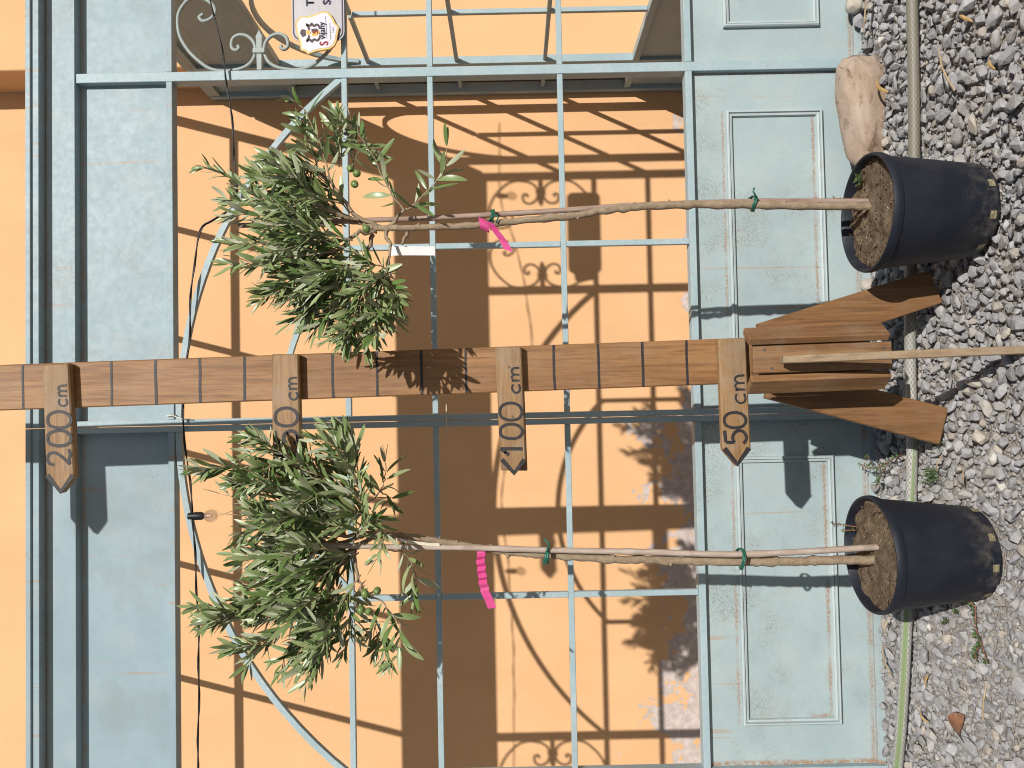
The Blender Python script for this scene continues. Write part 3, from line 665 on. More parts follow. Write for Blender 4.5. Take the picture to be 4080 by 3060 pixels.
# ================================================================== OLIVE TREES
def leaf_variant(k):
    rnd = random.Random(100+k); L = 1.0; w = rnd.uniform(.092, .125); curl = rnd.uniform(-.10, .14); tw = rnd.uniform(-.35, .35)
    rows = 6; v = []
    for side in (0, 1):
        for i in range(rows+1):
            u = i/rows; ww = w*(math.sin(PI*min(1, u*.94+.03))**.62)*(1.0-.12*u); z = curl*4*(u*(1-u))-curl*u*.5; a = tw*u
            for s in (-1, 0, 1):
                yy = s*ww; zz = z+abs(s)*ww*.25-(.006 if side else 0)
                v.append((u*L, yy*math.cos(a)-zz*math.sin(a)*.3, zz+yy*math.sin(a)))
    f = []; mi = []
    nn = (rows+1)*3
    for i in range(rows):
        for s in (0, 1):
            a = i*3+s; f.append((a, a+3, a+4, a+1)); mi.append(0)
            f.append((nn+a, nn+a+1, nn+a+4, nn+a+3)); mi.append(1)
    return v, f, mi
LV = [leaf_variant(k) for k in range(10)]
LMESH = []
for k, (v, f, mi) in enumerate(LV):
    me = bpy.data.meshes.new('leaf'); me.from_pydata(v, [], f); me.materials.append(M['leaf_top']); me.materials.append(M['leaf_low'])
    me.polygons.foreach_set('material_index', mi); me.polygons.foreach_set('use_smooth', [True]*len(f))
    at = me.color_attributes.new('tint', 'FLOAT_COLOR', 'POINT'); at.data.foreach_set('color', [0.0, 0, 0, 1]*len(v)); LMESH.append(me)

def olive_tree(base, label, trunk, trad, twigs, olives, seed, extra, fan):
    rnd = random.Random(seed); t = thing('olive_tree', base, label, 'olive tree', 'potted olive trees')
    # trunk with knots
    q = catmull(trunk, 8); n = len(q)
    rad = [trad[0]+(trad[1]-trad[0])*i/(n-1) for i in range(n)]
    for _ in range(n//5):
        k = rnd.randrange(2, n-2); rad[k] *= rnd.uniform(1.12, 1.32)
    q = [(x+rnd.gauss(0, .0008), y+rnd.gauss(0, .0008), z) for x, y, z in q]
    MB().tube(q, rad, 10).build('trunk', 'bark', t, smooth=True)
    for _ in range(7):
        k = rnd.randrange(3, n-4); p = Vector(q[k]); d = Vector((rnd.choice((-1, 1)), rnd.uniform(-1, .3), .3)).normalized()
        MB().tube([p, p+d*rad[k]*1.0, p+d*rad[k]*1.55], [rad[k]*.7, rad[k]*.5, rad[k]*.25], 7).build('knot', 'bark', t, smooth=True)
    br = MB(); tw = MB(); leaves = []
    def leafy(path, gap, Lmean, forward=.75, dens=1.0):
        P = [Vector(p) for p in path]; acc = 0; nxt = gap*.6; tot = sum((P[i+1]-P[i]).length for i in range(len(P)-1)); s = 0; flip = rnd.uniform(0, PI)
        for i in range(len(P)-1):
            seg = P[i+1]-P[i]; l = seg.length
            while nxt < s+l:
                u = (nxt-s)/l; p = P[i]+seg*u; d = seg.normalized(); fr = nxt/tot
                flip += PI/2+rnd.gauss(0, .25)
                side_ = d.orthogonal().normalized(); side_ = Quaternion(d, flip)@side_
                for sg_ in (1, -1):
                    if rnd.random() > dens: continue
                    fo = forward+.5*fr*fr+rnd.gauss(0, .15)
                    ld = (d*fo+side_*sg_*.8+Vector((0, 0, .12))+Vector((rnd.gauss(0, .12), rnd.gauss(0, .12), rnd.gauss(0, .12)))).normalized()
                    Ln = Lmean*rnd.uniform(.72, 1.22)*(1.0-.45*max(0, fr-.75)/.25*.6)
                    leaves.append((p.copy(), ld, Ln))
                nxt += gap*rnd.uniform(.8, 1.2)
            s += l
        d = (P[-1]-P[-2]).normalized()
        for k in range(2): leaves.append((P[-1].copy(), (d+Vector((rnd.gauss(0, .2), rnd.gauss(0, .2), rnd.gauss(0, .2)))).normalized(), Lmean*rnd.uniform(.6, .85)))
    for kind, pts in twigs:
        q = catmull(pts, 5); n = len(q)
        q = [tuple(Vector(p)+Vector((rnd.gauss(0, .0015), rnd.gauss(0, .0025), rnd.gauss(0, .0015)))) if 0 < i < n-1 else p for i, p in enumerate(q)]
        if kind != 'b':                          # the traced ends are leaf tips: the wood stops short of them
            cut = .024 if kind != 's' else .004; tot = 0
            while n > 4 and tot < cut: tot += (Vector(q[-1])-Vector(q[-2])).length; q.pop(); n -= 1
        if kind == 'b': br.tube(q, [.0052-(.0052-.0026)*i/(n-1) for i in range(n)], 7); continue
        tw.tube(q, [.0021-.0013*i/(n-1) for i in range(n)], 5)
        if kind == 's': leafy(q[2:], .019, .056, .55, .92)
        elif kind == 'd': leafy(q, .0105, .042, .95)
        else:
            leafy(q[max(1, n//6):], .0130, .051, .9)
            for _ in range(extra):
                k = rnd.randrange(1, max(2, int(n*.75))); p = Vector(q[k]); d = (Vector(q[min(n-1, k+1)])-Vector(q[k-1])).normalized()
                sd = (d*.8+Vector((rnd.gauss(0, .45), rnd.gauss(0, .55), rnd.gauss(.15, .35)))).normalized(); L = rnd.uniform(.045, .085)
                e = [p, p+sd*L*.5, p+(sd+Vector((0, 0, .2))).normalized()*L]
                tw.tube(e, [.0012, .001, .0006], 5); leafy(e, .0125, .046, .9)
    (fx, fy, fz), a0, a1, r_in, r_out, cnt = fan      # more shoots filling the fan between the traced ones
    for _ in range(cnt):
        a = math.radians(rnd.uniform(a0, a1)); r1_ = rnd.uniform(r_in, r_in+.10); L = rnd.uniform(.09, .15); r2_ = min(r_out, r1_+L)
        y1_ = fy+rnd.uniform(-.10, .09); c_ = Vector((math.sin(a), 0, math.cos(a)))
        p0 = Vector((fx, y1_*.5+fy*.5, fz))+c_*r1_; p2 = Vector((fx, y1_, fz))+Vector((math.sin(a+rnd.gauss(0, .18)), 0, math.cos(a)))*r2_
        e = catmull([tuple(p0), tuple((p0+p2)/2+Vector((rnd.gauss(0, .008), rnd.gauss(0, .008), rnd.gauss(0, .008)))), tuple(p2)], 4)
        tw.tube(e, [.0018-.0009*i/(len(e)-1) for i in range(len(e))], 5); leafy(e[1:], .0135, .050, .9)
    br.build('branches', 'bark', t, smooth=True); tw.build('twigs', 'twig', t, smooth=True)
    # leaves: the nearest 300 one by one, the rest as one mass
    leaves = [a for a in leaves if not (-.275 < (a[0]+a[1]*a[2]).x < -.165 and (a[0]+a[1]*a[2]).z > 1.592)]   # no leaf grows up to the bulb
    leaves.sort(key=lambda a: a[0].y)
    fol = MB()
    for i, (p, d, L) in enumerate(leaves):
        nrm = Vector((.3, -.75, .65))+Vector((rnd.gauss(0, .38), rnd.gauss(0, .38), rnd.gauss(0, .36)))
        if rnd.random() < .20: nrm = -nrm
        nrm = (nrm-d*nrm.dot(d)).normalized(); b = nrm.cross(d); k = rnd.randrange(10)
        pp = p+d*.004
        R = Matrix(((d.x*L, b.x*L, nrm.x*L, pp.x), (d.y*L, b.y*L, nrm.y*L, pp.y), (d.z*L, b.z*L, nrm.z*L, pp.z), (0, 0, 0, 1)))
        if i < 300:
            o = bpy.data.objects.new('leaf', LMESH[k]); COL.objects.link(o); o.parent = t; o.matrix_local = Matrix.Translation(-Vector(base))@R
        else:
            v, f, mi = LV[k]; off = len(fol.v); tv = rnd.random()
            fol.v += [tuple(R@Vector(a)) for a in v]; fol.f += [tuple(j+off for j in ff) for ff in f]; fol.mi += mi; fol.t += [(tv, tv, tv)]*len(v)
    o = fol.build('foliage', ['leaf_top', 'leaf_low'], t, smooth=True); o['kind'] = 'stuff'
    for (x, y, z) in olives:
        m = MB(); m.lathe([(.0002, -.0125)]+[(.0098*math.sin(a), -.0115*math.cos(a)) for a in [PI*k/9 for k in range(1, 9)]]+[(.0016, .0125), (.0002, .0145)], 14)
        q = Quaternion(Vector((rnd.gauss(0, 1), rnd.gauss(0, 1), .2)).normalized(), rnd.uniform(.8, 2.2))
        m.v = [tuple(q@(Vector(a)*.86)+Vector((x, y, z))) for a in m.v]; m.build('olive', 'olive', t, smooth=True)
    print('leaves', len(leaves))
    return t

TW_R= [('b',[(0.396,-0.495,1.265),(0.424,-0.495,1.33),(0.464,-0.495,1.365),(0.507,-0.495,1.392),(0.526,-0.495,1.413)]),('b',[(0.391,-0.495,1.289),(0.382,-0.512,1.333),(0.346,-0.528,1.366),(0.335,-0.545,1.397)]),('b',[(0.387,-0.485,1.3),(0.333,-0.468,1.325),(0.291,-0.452,1.353),(0.263,-0.435,1.388)]),('b',[(0.403,-0.495,1.289),(0.417,-0.478,1.346),(0.428,-0.462,1.41),(0.455,-0.445,1.46)]),('b',[(0.418,-0.495,1.327),(0.428,-0.52,1.381),(0.452,-0.545,1.433)]),('b',[(0.402,-0.495,1.262),(0.43,-0.525,1.224)]),('b',[(0.389,-0.495,1.223),(0.358,-0.515,1.231)]),('b',[(0.393,-0.495,1.269),(0.371,-0.512,1.265),(0.353,-0.528,1.254),(0.303,-0.545,1.258)]),('s',[(0.43,-0.525,1.224),(0.461,-0.531,1.249),(0.51,-0.537,1.274),(0.541,-0.543,1.287),(0.595,-0.549,1.317),(0.613,-0.555,1.317)]),('s',[(0.43,-0.525,1.221),(0.435,-0.535,1.205),(0.473,-0.545,1.163),(0.504,-0.555,1.135),(0.556,-0.565,1.125)]),('s',[(0.489,-0.515,1.381),(0.55,-0.53,1.395),(0.607,-0.545,1.414),(0.643,-0.56,1.432),(0.653,-0.575,1.448)]),('t',[(0.537,-0.495,1.37),(0.617,-0.465,1.379),(0.704,-0.435,1.388)]),('t',[(0.543,-0.475,1.345),(0.619,-0.44,1.345),(0.671,-0.405,1.373)]),('t',[(0.504,-0.515,1.396),(0.528,-0.528,1.436),(0.533,-0.542,1.476),(0.538,-0.555,1.522)]),('t',[(0.457,-0.475,1.467),(0.528,-0.455,1.527),(0.554,-0.435,1.567)]),('d',[(0.428,-0.525,1.439),(0.462,-0.538,1.537),(0.498,-0.55,1.584),(0.515,-0.562,1.629),(0.518,-0.575,1.669)]),('t',[(0.443,-0.465,1.439),(0.459,-0.448,1.536),(0.484,-0.432,1.618),(0.489,-0.415,1.677)]),('t',[(0.405,-0.495,1.432),(0.429,-0.505,1.533),(0.425,-0.515,1.624)]),('t',[(0.381,-0.535,1.407),(0.39,-0.565,1.471),(0.395,-0.595,1.532)]),('d',[(0.379,-0.475,1.392),(0.378,-0.462,1.502),(0.38,-0.448,1.613),(0.39,-0.435,1.677)]),('t',[(0.345,-0.535,1.364),(0.328,-0.542,1.479),(0.314,-0.548,1.564),(0.323,-0.555,1.627)]),('t',[(0.353,-0.495,1.373),(0.325,-0.45,1.475),(0.335,-0.405,1.566)]),('t',[(0.306,-0.535,1.335),(0.284,-0.538,1.437),(0.262,-0.542,1.523),(0.256,-0.545,1.542)]),('t',[(0.289,-0.465,1.35),(0.269,-0.445,1.431),(0.252,-0.425,1.539)]),('t',[(0.303,-0.545,1.258),(0.276,-0.565,1.272),(0.24,-0.585,1.298)]),('t',[(0.303,-0.545,1.258),(0.303,-0.565,1.301),(0.297,-0.585,1.331)]),('s',[(0.308,-0.545,1.252),(0.258,-0.555,1.254),(0.202,-0.565,1.256)]),('t',[(0.526,-0.495,1.413),(0.565,-0.53,1.427),(0.551,-0.565,1.461)]),('t',[(0.496,-0.495,1.416),(0.53,-0.485,1.454),(0.567,-0.475,1.508)]),('t',[(0.439,-0.535,1.377),(0.47,-0.565,1.427),(0.502,-0.595,1.489)]),('t',[(0.39,-0.555,1.388),(0.407,-0.585,1.437),(0.412,-0.615,1.484)]),('t',[(0.355,-0.445,1.384),(0.367,-0.42,1.452),(0.38,-0.395,1.522)]),('t',[(0.362,-0.545,1.333),(0.374,-0.565,1.385),(0.367,-0.585,1.437)]),('t',[(0.416,-0.445,1.368),(0.47,-0.42,1.435),(0.501,-0.395,1.489)]),('t',[(0.317,-0.555,1.331),(0.291,-0.575,1.37),(0.303,-0.595,1.421)]),('t',[(0.291,-0.495,1.366),(0.235,-0.47,1.434),(0.183,-0.445,1.524)]),('t',[(0.276,-0.525,1.34),(0.195,-0.54,1.397),(0.15,-0.555,1.438)]),('t',[(0.262,-0.545,1.316),(0.179,-0.585,1.338),(0.124,-0.625,1.356)]),('t',[(0.252,-0.545,1.306),(0.177,-0.6,1.297),(0.104,-0.655,1.278)]),('t',[(0.262,-0.545,1.296),(0.196,-0.59,1.265),(0.14,-0.635,1.254)]),('t',[(0.241,-0.555,1.31),(0.176,-0.61,1.323),(0.116,-0.665,1.326)]),('t',[(0.24,-0.555,1.3),(0.184,-0.615,1.275),(0.127,-0.675,1.264)]),('t',[(0.305,-0.525,1.309),(0.268,-0.56,1.255),(0.233,-0.595,1.229)]),('t',[(0.295,-0.465,1.29),(0.246,-0.44,1.269),(0.196,-0.415,1.26)]),('t',[(0.322,-0.545,1.335),(0.26,-0.565,1.37),(0.239,-0.585,1.443)]),('t',[(0.31,-0.445,1.335),(0.25,-0.425,1.382),(0.222,-0.405,1.44)]),('t',[(0.297,-0.455,1.313),(0.238,-0.435,1.338),(0.177,-0.415,1.364)])]
TW_L= [('b',[(-0.273,-0.465,1.28),(-0.269,-0.47,1.327),(-0.275,-0.475,1.374),(-0.253,-0.48,1.399),(-0.237,-0.485,1.425)]),('b',[(-0.274,-0.465,1.304),(-0.306,-0.455,1.36),(-0.334,-0.445,1.399),(-0.369,-0.435,1.426)]),('b',[(-0.269,-0.465,1.313),(-0.234,-0.478,1.328),(-0.187,-0.492,1.351),(-0.156,-0.505,1.377)]),('b',[(-0.272,-0.465,1.328),(-0.295,-0.445,1.393),(-0.285,-0.425,1.459),(-0.29,-0.405,1.51)]),('b',[(-0.304,-0.465,1.358),(-0.349,-0.49,1.345),(-0.388,-0.515,1.329)]),('b',[(-0.277,-0.465,1.376),(-0.224,-0.43,1.395),(-0.166,-0.395,1.418)]),('t',[(-0.185,-0.485,1.367),(-0.126,-0.502,1.436),(-0.094,-0.52,1.49),(-0.054,-0.538,1.542),(-0.056,-0.555,1.588)]),('t',[(-0.157,-0.495,1.394),(-0.112,-0.512,1.483),(-0.115,-0.53,1.557),(-0.115,-0.547,1.64),(-0.13,-0.565,1.681)]),('t',[(-0.214,-0.495,1.312),(-0.156,-0.512,1.338),(-0.093,-0.53,1.362),(-0.06,-0.547,1.395),(-0.061,-0.565,1.448)]),('t',[(-0.203,-0.465,1.333),(-0.113,-0.455,1.349),(-0.059,-0.445,1.362),(-0.037,-0.435,1.392)]),('s',[(-0.211,-0.445,1.331),(-0.183,-0.432,1.302),(-0.154,-0.418,1.292),(-0.115,-0.405,1.293)]),('s',[(-0.182,-0.445,1.3),(-0.193,-0.43,1.284),(-0.213,-0.415,1.275)]),('t',[(-0.233,-0.515,1.417),(-0.195,-0.53,1.468),(-0.152,-0.545,1.512),(-0.147,-0.56,1.569),(-0.15,-0.575,1.592)]),('t',[(-0.218,-0.465,1.447),(-0.2,-0.455,1.54),(-0.202,-0.445,1.62),(-0.209,-0.435,1.657)]),('t',[(-0.239,-0.485,1.457),(-0.227,-0.495,1.558),(-0.239,-0.505,1.622)]),('t',[(-0.255,-0.515,1.435),(-0.243,-0.532,1.517),(-0.25,-0.548,1.575),(-0.272,-0.565,1.608)]),('t',[(-0.291,-0.425,1.428),(-0.289,-0.405,1.557),(-0.306,-0.385,1.642)]),('t',[(-0.303,-0.495,1.441),(-0.304,-0.51,1.524),(-0.32,-0.525,1.607)]),('t',[(-0.327,-0.445,1.424),(-0.343,-0.43,1.519),(-0.354,-0.415,1.616)]),('t',[(-0.352,-0.515,1.407),(-0.343,-0.535,1.488),(-0.345,-0.555,1.562)]),('t',[(-0.368,-0.465,1.434),(-0.398,-0.455,1.527),(-0.417,-0.445,1.628)]),('t',[(-0.359,-0.505,1.409),(-0.399,-0.522,1.536),(-0.433,-0.538,1.631),(-0.444,-0.555,1.662)]),('d',[(-0.215,-0.515,1.306),(-0.248,-0.527,1.284),(-0.269,-0.54,1.276),(-0.309,-0.552,1.289),(-0.34,-0.565,1.31)]),('s',[(-0.314,-0.435,1.285),(-0.323,-0.422,1.251),(-0.384,-0.408,1.226),(-0.44,-0.395,1.234)]),('t',[(-0.162,-0.435,1.409),(-0.152,-0.405,1.462),(-0.153,-0.375,1.518)]),('t',[(-0.184,-0.515,1.376),(-0.173,-0.55,1.425),(-0.157,-0.585,1.471)]),('t',[(-0.239,-0.535,1.401),(-0.213,-0.565,1.45),(-0.194,-0.595,1.496)]),('t',[(-0.289,-0.405,1.417),(-0.279,-0.38,1.486),(-0.256,-0.355,1.553)]),('t',[(-0.296,-0.535,1.387),(-0.276,-0.565,1.436),(-0.278,-0.595,1.47)]),('t',[(-0.319,-0.415,1.36),(-0.354,-0.39,1.422),(-0.351,-0.365,1.491)]),('t',[(-0.195,-0.425,1.356),(-0.154,-0.4,1.385),(-0.12,-0.375,1.422)]),('t',[(-0.227,-0.525,1.319),(-0.209,-0.555,1.338),(-0.21,-0.585,1.36)]),('t',[(-0.272,-0.515,1.336),(-0.24,-0.54,1.319),(-0.217,-0.565,1.294)]),('s',[(-0.397,-0.495,1.312),(-0.426,-0.505,1.276),(-0.46,-0.515,1.251),(-0.491,-0.525,1.245),(-0.537,-0.535,1.268)]),('t',[(-0.358,-0.505,1.414),(-0.374,-0.515,1.473),(-0.399,-0.525,1.542),(-0.391,-0.535,1.594)]),('t',[(-0.416,-0.425,1.46),(-0.465,-0.405,1.556),(-0.476,-0.385,1.623)]),('t',[(-0.402,-0.515,1.424),(-0.447,-0.527,1.482),(-0.479,-0.54,1.519),(-0.514,-0.552,1.556),(-0.547,-0.565,1.563)]),('t',[(-0.449,-0.435,1.453),(-0.523,-0.428,1.486),(-0.557,-0.422,1.524),(-0.61,-0.415,1.534)]),('t',[(-0.446,-0.485,1.415),(-0.517,-0.492,1.419),(-0.563,-0.498,1.443),(-0.603,-0.505,1.471)]),('t',[(-0.436,-0.525,1.362),(-0.473,-0.545,1.394),(-0.494,-0.565,1.436)]),('t',[(-0.443,-0.445,1.324),(-0.501,-0.43,1.305),(-0.553,-0.415,1.323)]),('t',[(-0.431,-0.515,1.51),(-0.42,-0.54,1.609),(-0.45,-0.565,1.663)]),('t',[(-0.376,-0.525,1.397),(-0.404,-0.55,1.439),(-0.411,-0.575,1.491)]),('t',[(-0.388,-0.415,1.411),(-0.456,-0.4,1.428),(-0.498,-0.385,1.472)]),('t',[(-0.403,-0.465,1.375),(-0.444,-0.495,1.356),(-0.489,-0.525,1.339)]),('t',[(-0.442,-0.405,1.401),(-0.485,-0.385,1.445),(-0.516,-0.365,1.503)]),('t',[(-0.365,-0.405,1.426),(-0.381,-0.385,1.483),(-0.397,-0.365,1.555)])]
OL_R= [(0.521,-0.53,1.338),(0.51,-0.53,1.325),(0.487,-0.53,1.33),(0.485,-0.53,1.422),(0.39,-0.53,1.306)]
OL_L= [(-0.387,-0.53,1.32),(-0.382,-0.53,1.294),(-0.388,-0.53,1.405),(-0.425,-0.53,1.312),(-0.421,-0.53,1.329)]
TRUNK_R = [(0.424,-.5,0.200),(0.424,-.5,0.219),(0.426,-.5,0.31),(0.432,-.5,0.451),(0.435,-.5,0.593),(0.434,-.5,0.695),(0.426,-.5,0.796),(0.417,-.5,0.847),(0.41,-.5,0.948),(0.401,-.5,1.05),(0.398,-.5,1.141),(0.397,-.5,1.202),(0.397,-.5,1.252),(0.398,-.5,1.283),(0.402,-.498,1.308)]
TRUNK_L = [(-0.353,-.46,0.195),(-0.353,-.46,0.215),(-0.351,-.46,0.319),(-0.352,-.46,0.401),(-0.35,-.46,0.493),(-0.347,-.46,0.605),(-0.342,-.46,0.707),(-0.337,-.46,0.809),(-0.326,-.46,0.932),(-0.32,-.455,1.014),(-0.304,-.45,1.116),(-0.288,-.455,1.197),(-0.280,-.46,1.248),(-0.275,-.463,1.289),(-0.278,-.465,1.32)]
olive_tree((.424, -.5, .2), 'young olive tree in the right-hand pot, a long leafy side shoot low on its crown', TRUNK_R, (.0092, .0062), TW_R, OL_R, 5, 2, ((.405, -.495, 1.30), -62, 42, .05, .235, 26))
olive_tree((-.353, -.46, .2), 'young olive tree in the left-hand pot, its broad crown hiding part of an arrow board', TRUNK_L, (.0105, .0065), TW_L, OL_L, 9, 3, ((-.285, -.465, 1.29), -58, 50, .05, .235, 30))
def cane(path, r0, r1, mat, label):
    q = catmull(path, 10); n = len(q); rad = [r0+(r1-r0)*i/(n-1) for i in range(n)]
    for k in range(6, n, 13): rad[k] *= 1.16
    return tag(MB().tube(q, rad, 10).build('bamboo_cane', mat, smooth=True), label, 'bamboo cane', 'canes staking the olive trees')
cane([(0.440,-.483,0.195),(0.440,-.483,0.23),(0.444,-.483,0.458),(0.4415,-.483,0.698),(0.432,-.484,0.899),(0.426,-.484,1.049),(0.421,-.484,1.199),(0.419,-.486,1.319),(0.412,-.490,1.594)], .0066, .0056, 'cane_red', 'reddish bamboo cane staking the right-hand olive tree')
cane([(-0.321,-.482,0.195),(-0.321,-.482,0.225),(-0.330,-.482,0.498),(-0.321,-.482,0.71),(-0.313,-.482,0.912),(-0.304,-.478,1.114),(-0.3,-.478,1.256),(-0.292,-.476,1.458)], .0072, .0058, 'cane', 'pale grey bamboo cane staking the left-hand olive tree')
def tie(cx_, cy_, cz_, rx, ry, tails, label, wd=.0022):
    m = MB()
    for k in range(2):
        m.tube([(cx_+rx*math.cos(a), cy_+ry*math.sin(a), cz_+.004*k+.003*math.sin(a*2)) for a in [2*PI*i/18 for i in range(19)]], wd, 6)
    for p in tails: m.tube([(cx_+a, cy_-ry+b_, cz_+c_) for a, b_, c_ in p], wd*.9, 6)
    tag(m.build('plant_tie', 'green_tie', smooth=True), label, 'plant tie', 'green ties on the olive trees')
tie(.413, -.492, 1.034, .0215, .019, [[(.01, 0, 0), (.0, -.004, -.012), (-.012, -.004, -.006)], [(.0, 0, 0), (-.008, -.006, .012)]], 'green tie beside the pink tag on the right-hand olive trunk')
tie(.437, -.492, .461, .016, .019, [[(.01, 0, 0), (.022, 0, .006), (.030, 0, .004)]], 'green tie low on the right-hand olive trunk, just above the pot')
tie(-.326, -.472, .931, .0175, .020, [[(.012, 0, 0), (.03, -.004, -.004), (.040, -.002, .006)]], 'green tie half-way up the left-hand olive trunk', .0032)
tie(-.342, -.473, .504, .0225, .021, [], 'green tie low on the left-hand olive trunk, just above the pot')
def strip(path, wd, mat, name, label, cat, group=None, wdir=(0, 0, 1)):
    P = [Vector(p) for p in path]; wv = Vector(wdir).normalized()*wd/2; m = MB(); v = []
    for i, p in enumerate(P):
        d = (P[min(i+1, len(P)-1)]-P[max(i-1, 0)]).normalized(); n = d.cross(wv).normalized()*.0003
        v += [p-wv-n, p+wv-n, p+wv+n, p-wv+n]
    k = len(P); m.add(v, [(i*4+j, i*4+(j+1) % 4, (i+1)*4+(j+1) % 4, (i+1)*4+j) for i in range(k-1) for j in range(4)]+[(3, 2, 1, 0), tuple(range(k*4-4, k*4))])
    return tag(m.build(name, mat, smooth=False), label, cat, group)
# pink tag on the right tree: a loop round the trunk and a hanging tail
ring = [(.400+.0135*math.cos(a), -.5+.0135*math.sin(a), 1.054+.002*math.cos(a)) for a in [2*PI*i/16 for i in range(17)]]
q = ring+[(.404, -.516, 1.046), (.395, -.522, 1.038), (.386, -.516, 1.031), (.377, -.522, 1.025), (.360, -.516, 1.012), (.339, -.518, 1.002)]
strip(q, .021, 'pink', 'plant_tag', 'pink tape tag looped round the right-hand olive trunk', 'plant tag', 'pink tags on the olive trunks', (.35, 0, 1))
ring = [(-.318+.0135*math.cos(a), -.458+.0135*math.sin(a), 1.075) for a in [2*PI*i/16 for i in range(17)]]
q = ring+[(-.325-.0075*i, -.474+(.0035 if i % 2 else -.0035)*(1 if i < 9 else .2), 1.076-.00004*i*i*2+(.001 if i % 3 else -.001)) for i in range(11)]+[(-.420, -.472, 1.060), (-.438, -.472, 1.053)]
strip(q, .0185, 'pink', 'plant_tag', 'pink tape tag hanging from the left-hand olive trunk', 'plant tag', 'pink tags on the olive trunks', (-.15, 0, 1))
strip([(.347, -.50, 1.262), (.346, -.505, 1.245), (.3455, -.505, 1.21), (.3445, -.503, 1.162)], .020, 'white', 'plant_label', 'blank white paper label hanging under the right-hand olive crown', 'plant label', None, (1, 0, 0))
strip([(-.281, -.485, 1.262), (-.288, -.487, 1.23), (-.294, -.486, 1.19), (-.296, -.484, 1.165)], .007, 'ziptie', 'plant_label', 'narrow pale label lying along the left-hand bamboo cane', 'plant label', None, (1, 0, .2))

# ================================================================== HOSE
hp = [(3.2, -.50), (2.2, -.37), (1.6, -.345), (1.25, -.338), (.98, -.331), (.60, -.315), (.25, -.283), (0, -.262), (-.146, -.250), (-.40, -.222), (-.678, -.190), (-.85, -.160), (-.985, -.125), (-1.2, -.085), (-1.7, -.10), (-2.4, -.35), (-3.2, -.9)]
q = catmull([(x, y, .0115+.004*math.sin(x*6)) for x, y in hp], 14); m = MB(); nseg = 20; v = []; uvs = []; s = 0
for i, p in enumerate(q):
    p = Vector(p); t_ = (Vector(q[min(i+1, len(q)-1)])-Vector(q[max(i-1, 0)])).normalized(); b_ = Vector((0, 0, 1)).cross(t_).normalized(); u_ = t_.cross(b_)
    if i: s += (p-Vector(q[i-1])).length
    tw_ = max(0.0, min(1.0, (p.x+.05)/.5))
    for j in range(nseg+1):
        a = 2*PI*j/nseg; v.append(p+(b_*math.cos(a)+u_*math.sin(a))*.0132); uvs.append((s, j/nseg))
W_ = nseg+1
m.add(v, [(i*W_+j, i*W_+j+1, (i+1)*W_+j+1, (i+1)*W_+j) for i in range(len(q)-1) for j in range(nseg)])
hose = m.build('garden_hose', 'hose', smooth=True)
uvl = hose.data.uv_layers.new(name='UVMap')
for lp in hose.data.loops:
    s_, vv = uvs[lp.vertex_index]; x = hose.data.vertices[lp.vertex_index].co.x
    # the coloured stripe turns round the hose along its length (centre of the stripe where v == .5)
    tgt = .10-.30*max(0.0, min(1.0, (x+.40)/.65))
    uvl.data[lp.index].uv = (s_, vv-tgt+.5)
tag(hose, 'braided garden hose with a green stripe lying on the gravel along the screen', 'garden hose')

# ================================================================== BOULDER and small stones by the screen
def rock(name, loc, dims, rot, seed, label, mat, cat, sub=4, amp=.17):
    bm = bmesh.new(); bmesh.ops.create_icosphere(bm, subdivisions=sub, radius=1.0)
    for vtx in bm.verts:
        c_ = vtx.co.copy(); k = 1+amp*mnoise.noise(c_*1.3+Vector((seed, 0, 0)))+amp*.5*mnoise.noise(c_*3.1+Vector((0, seed, 0)))+amp*.16*mnoise.noise(c_*8+Vector((0, 0, seed)))+amp*.10*mnoise.noise(c_*19)
        e = .74; c_ = Vector([math.copysign(abs(a)**e, a) for a in c_]); vtx.co = Vector((c_.x*dims[0], c_.y*dims[1], c_.z*dims[2]))*k*.88
    me = bpy.data.meshes.new(name); bm.to_mesh(me); bm.free(); me.materials.append(M[mat]); me.polygons.foreach_set('use_smooth', [True]*len(me.polygons))
    o = bpy.data.objects.new(name, me); COL.objects.link(o); o.location = loc; o.rotation_euler = rot
    at = me.color_attributes.new('tint', 'FLOAT_COLOR', 'POINT'); at.data.foreach_set('color', [.5, .45, .37, 1]*len(me.vertices))
    return tag(o, label, cat)
rock('boulder', (.785, -.078, .014), (.192, .062, .078), (.30, math.radians(-6), math.radians(2)), 5.1, 'long flat pinkish boulder lying against the foot of the screen', 'boulder', 'boulder')
rock('pale_stone', (.318, -.040, .004), (.021, .017, .024), (0, 0, .4), 1.3, 'small beige stone at the foot of the screen beside the right-hand pot', 'stone', 'stone', 3)
rock('grey_stone', (1.12, -.028, .010), (.030, .022, .026), (0, .3, .4), 6.3, 'grey stone leaning on the screen at the far right corner', 'stone', 'stone', 3)

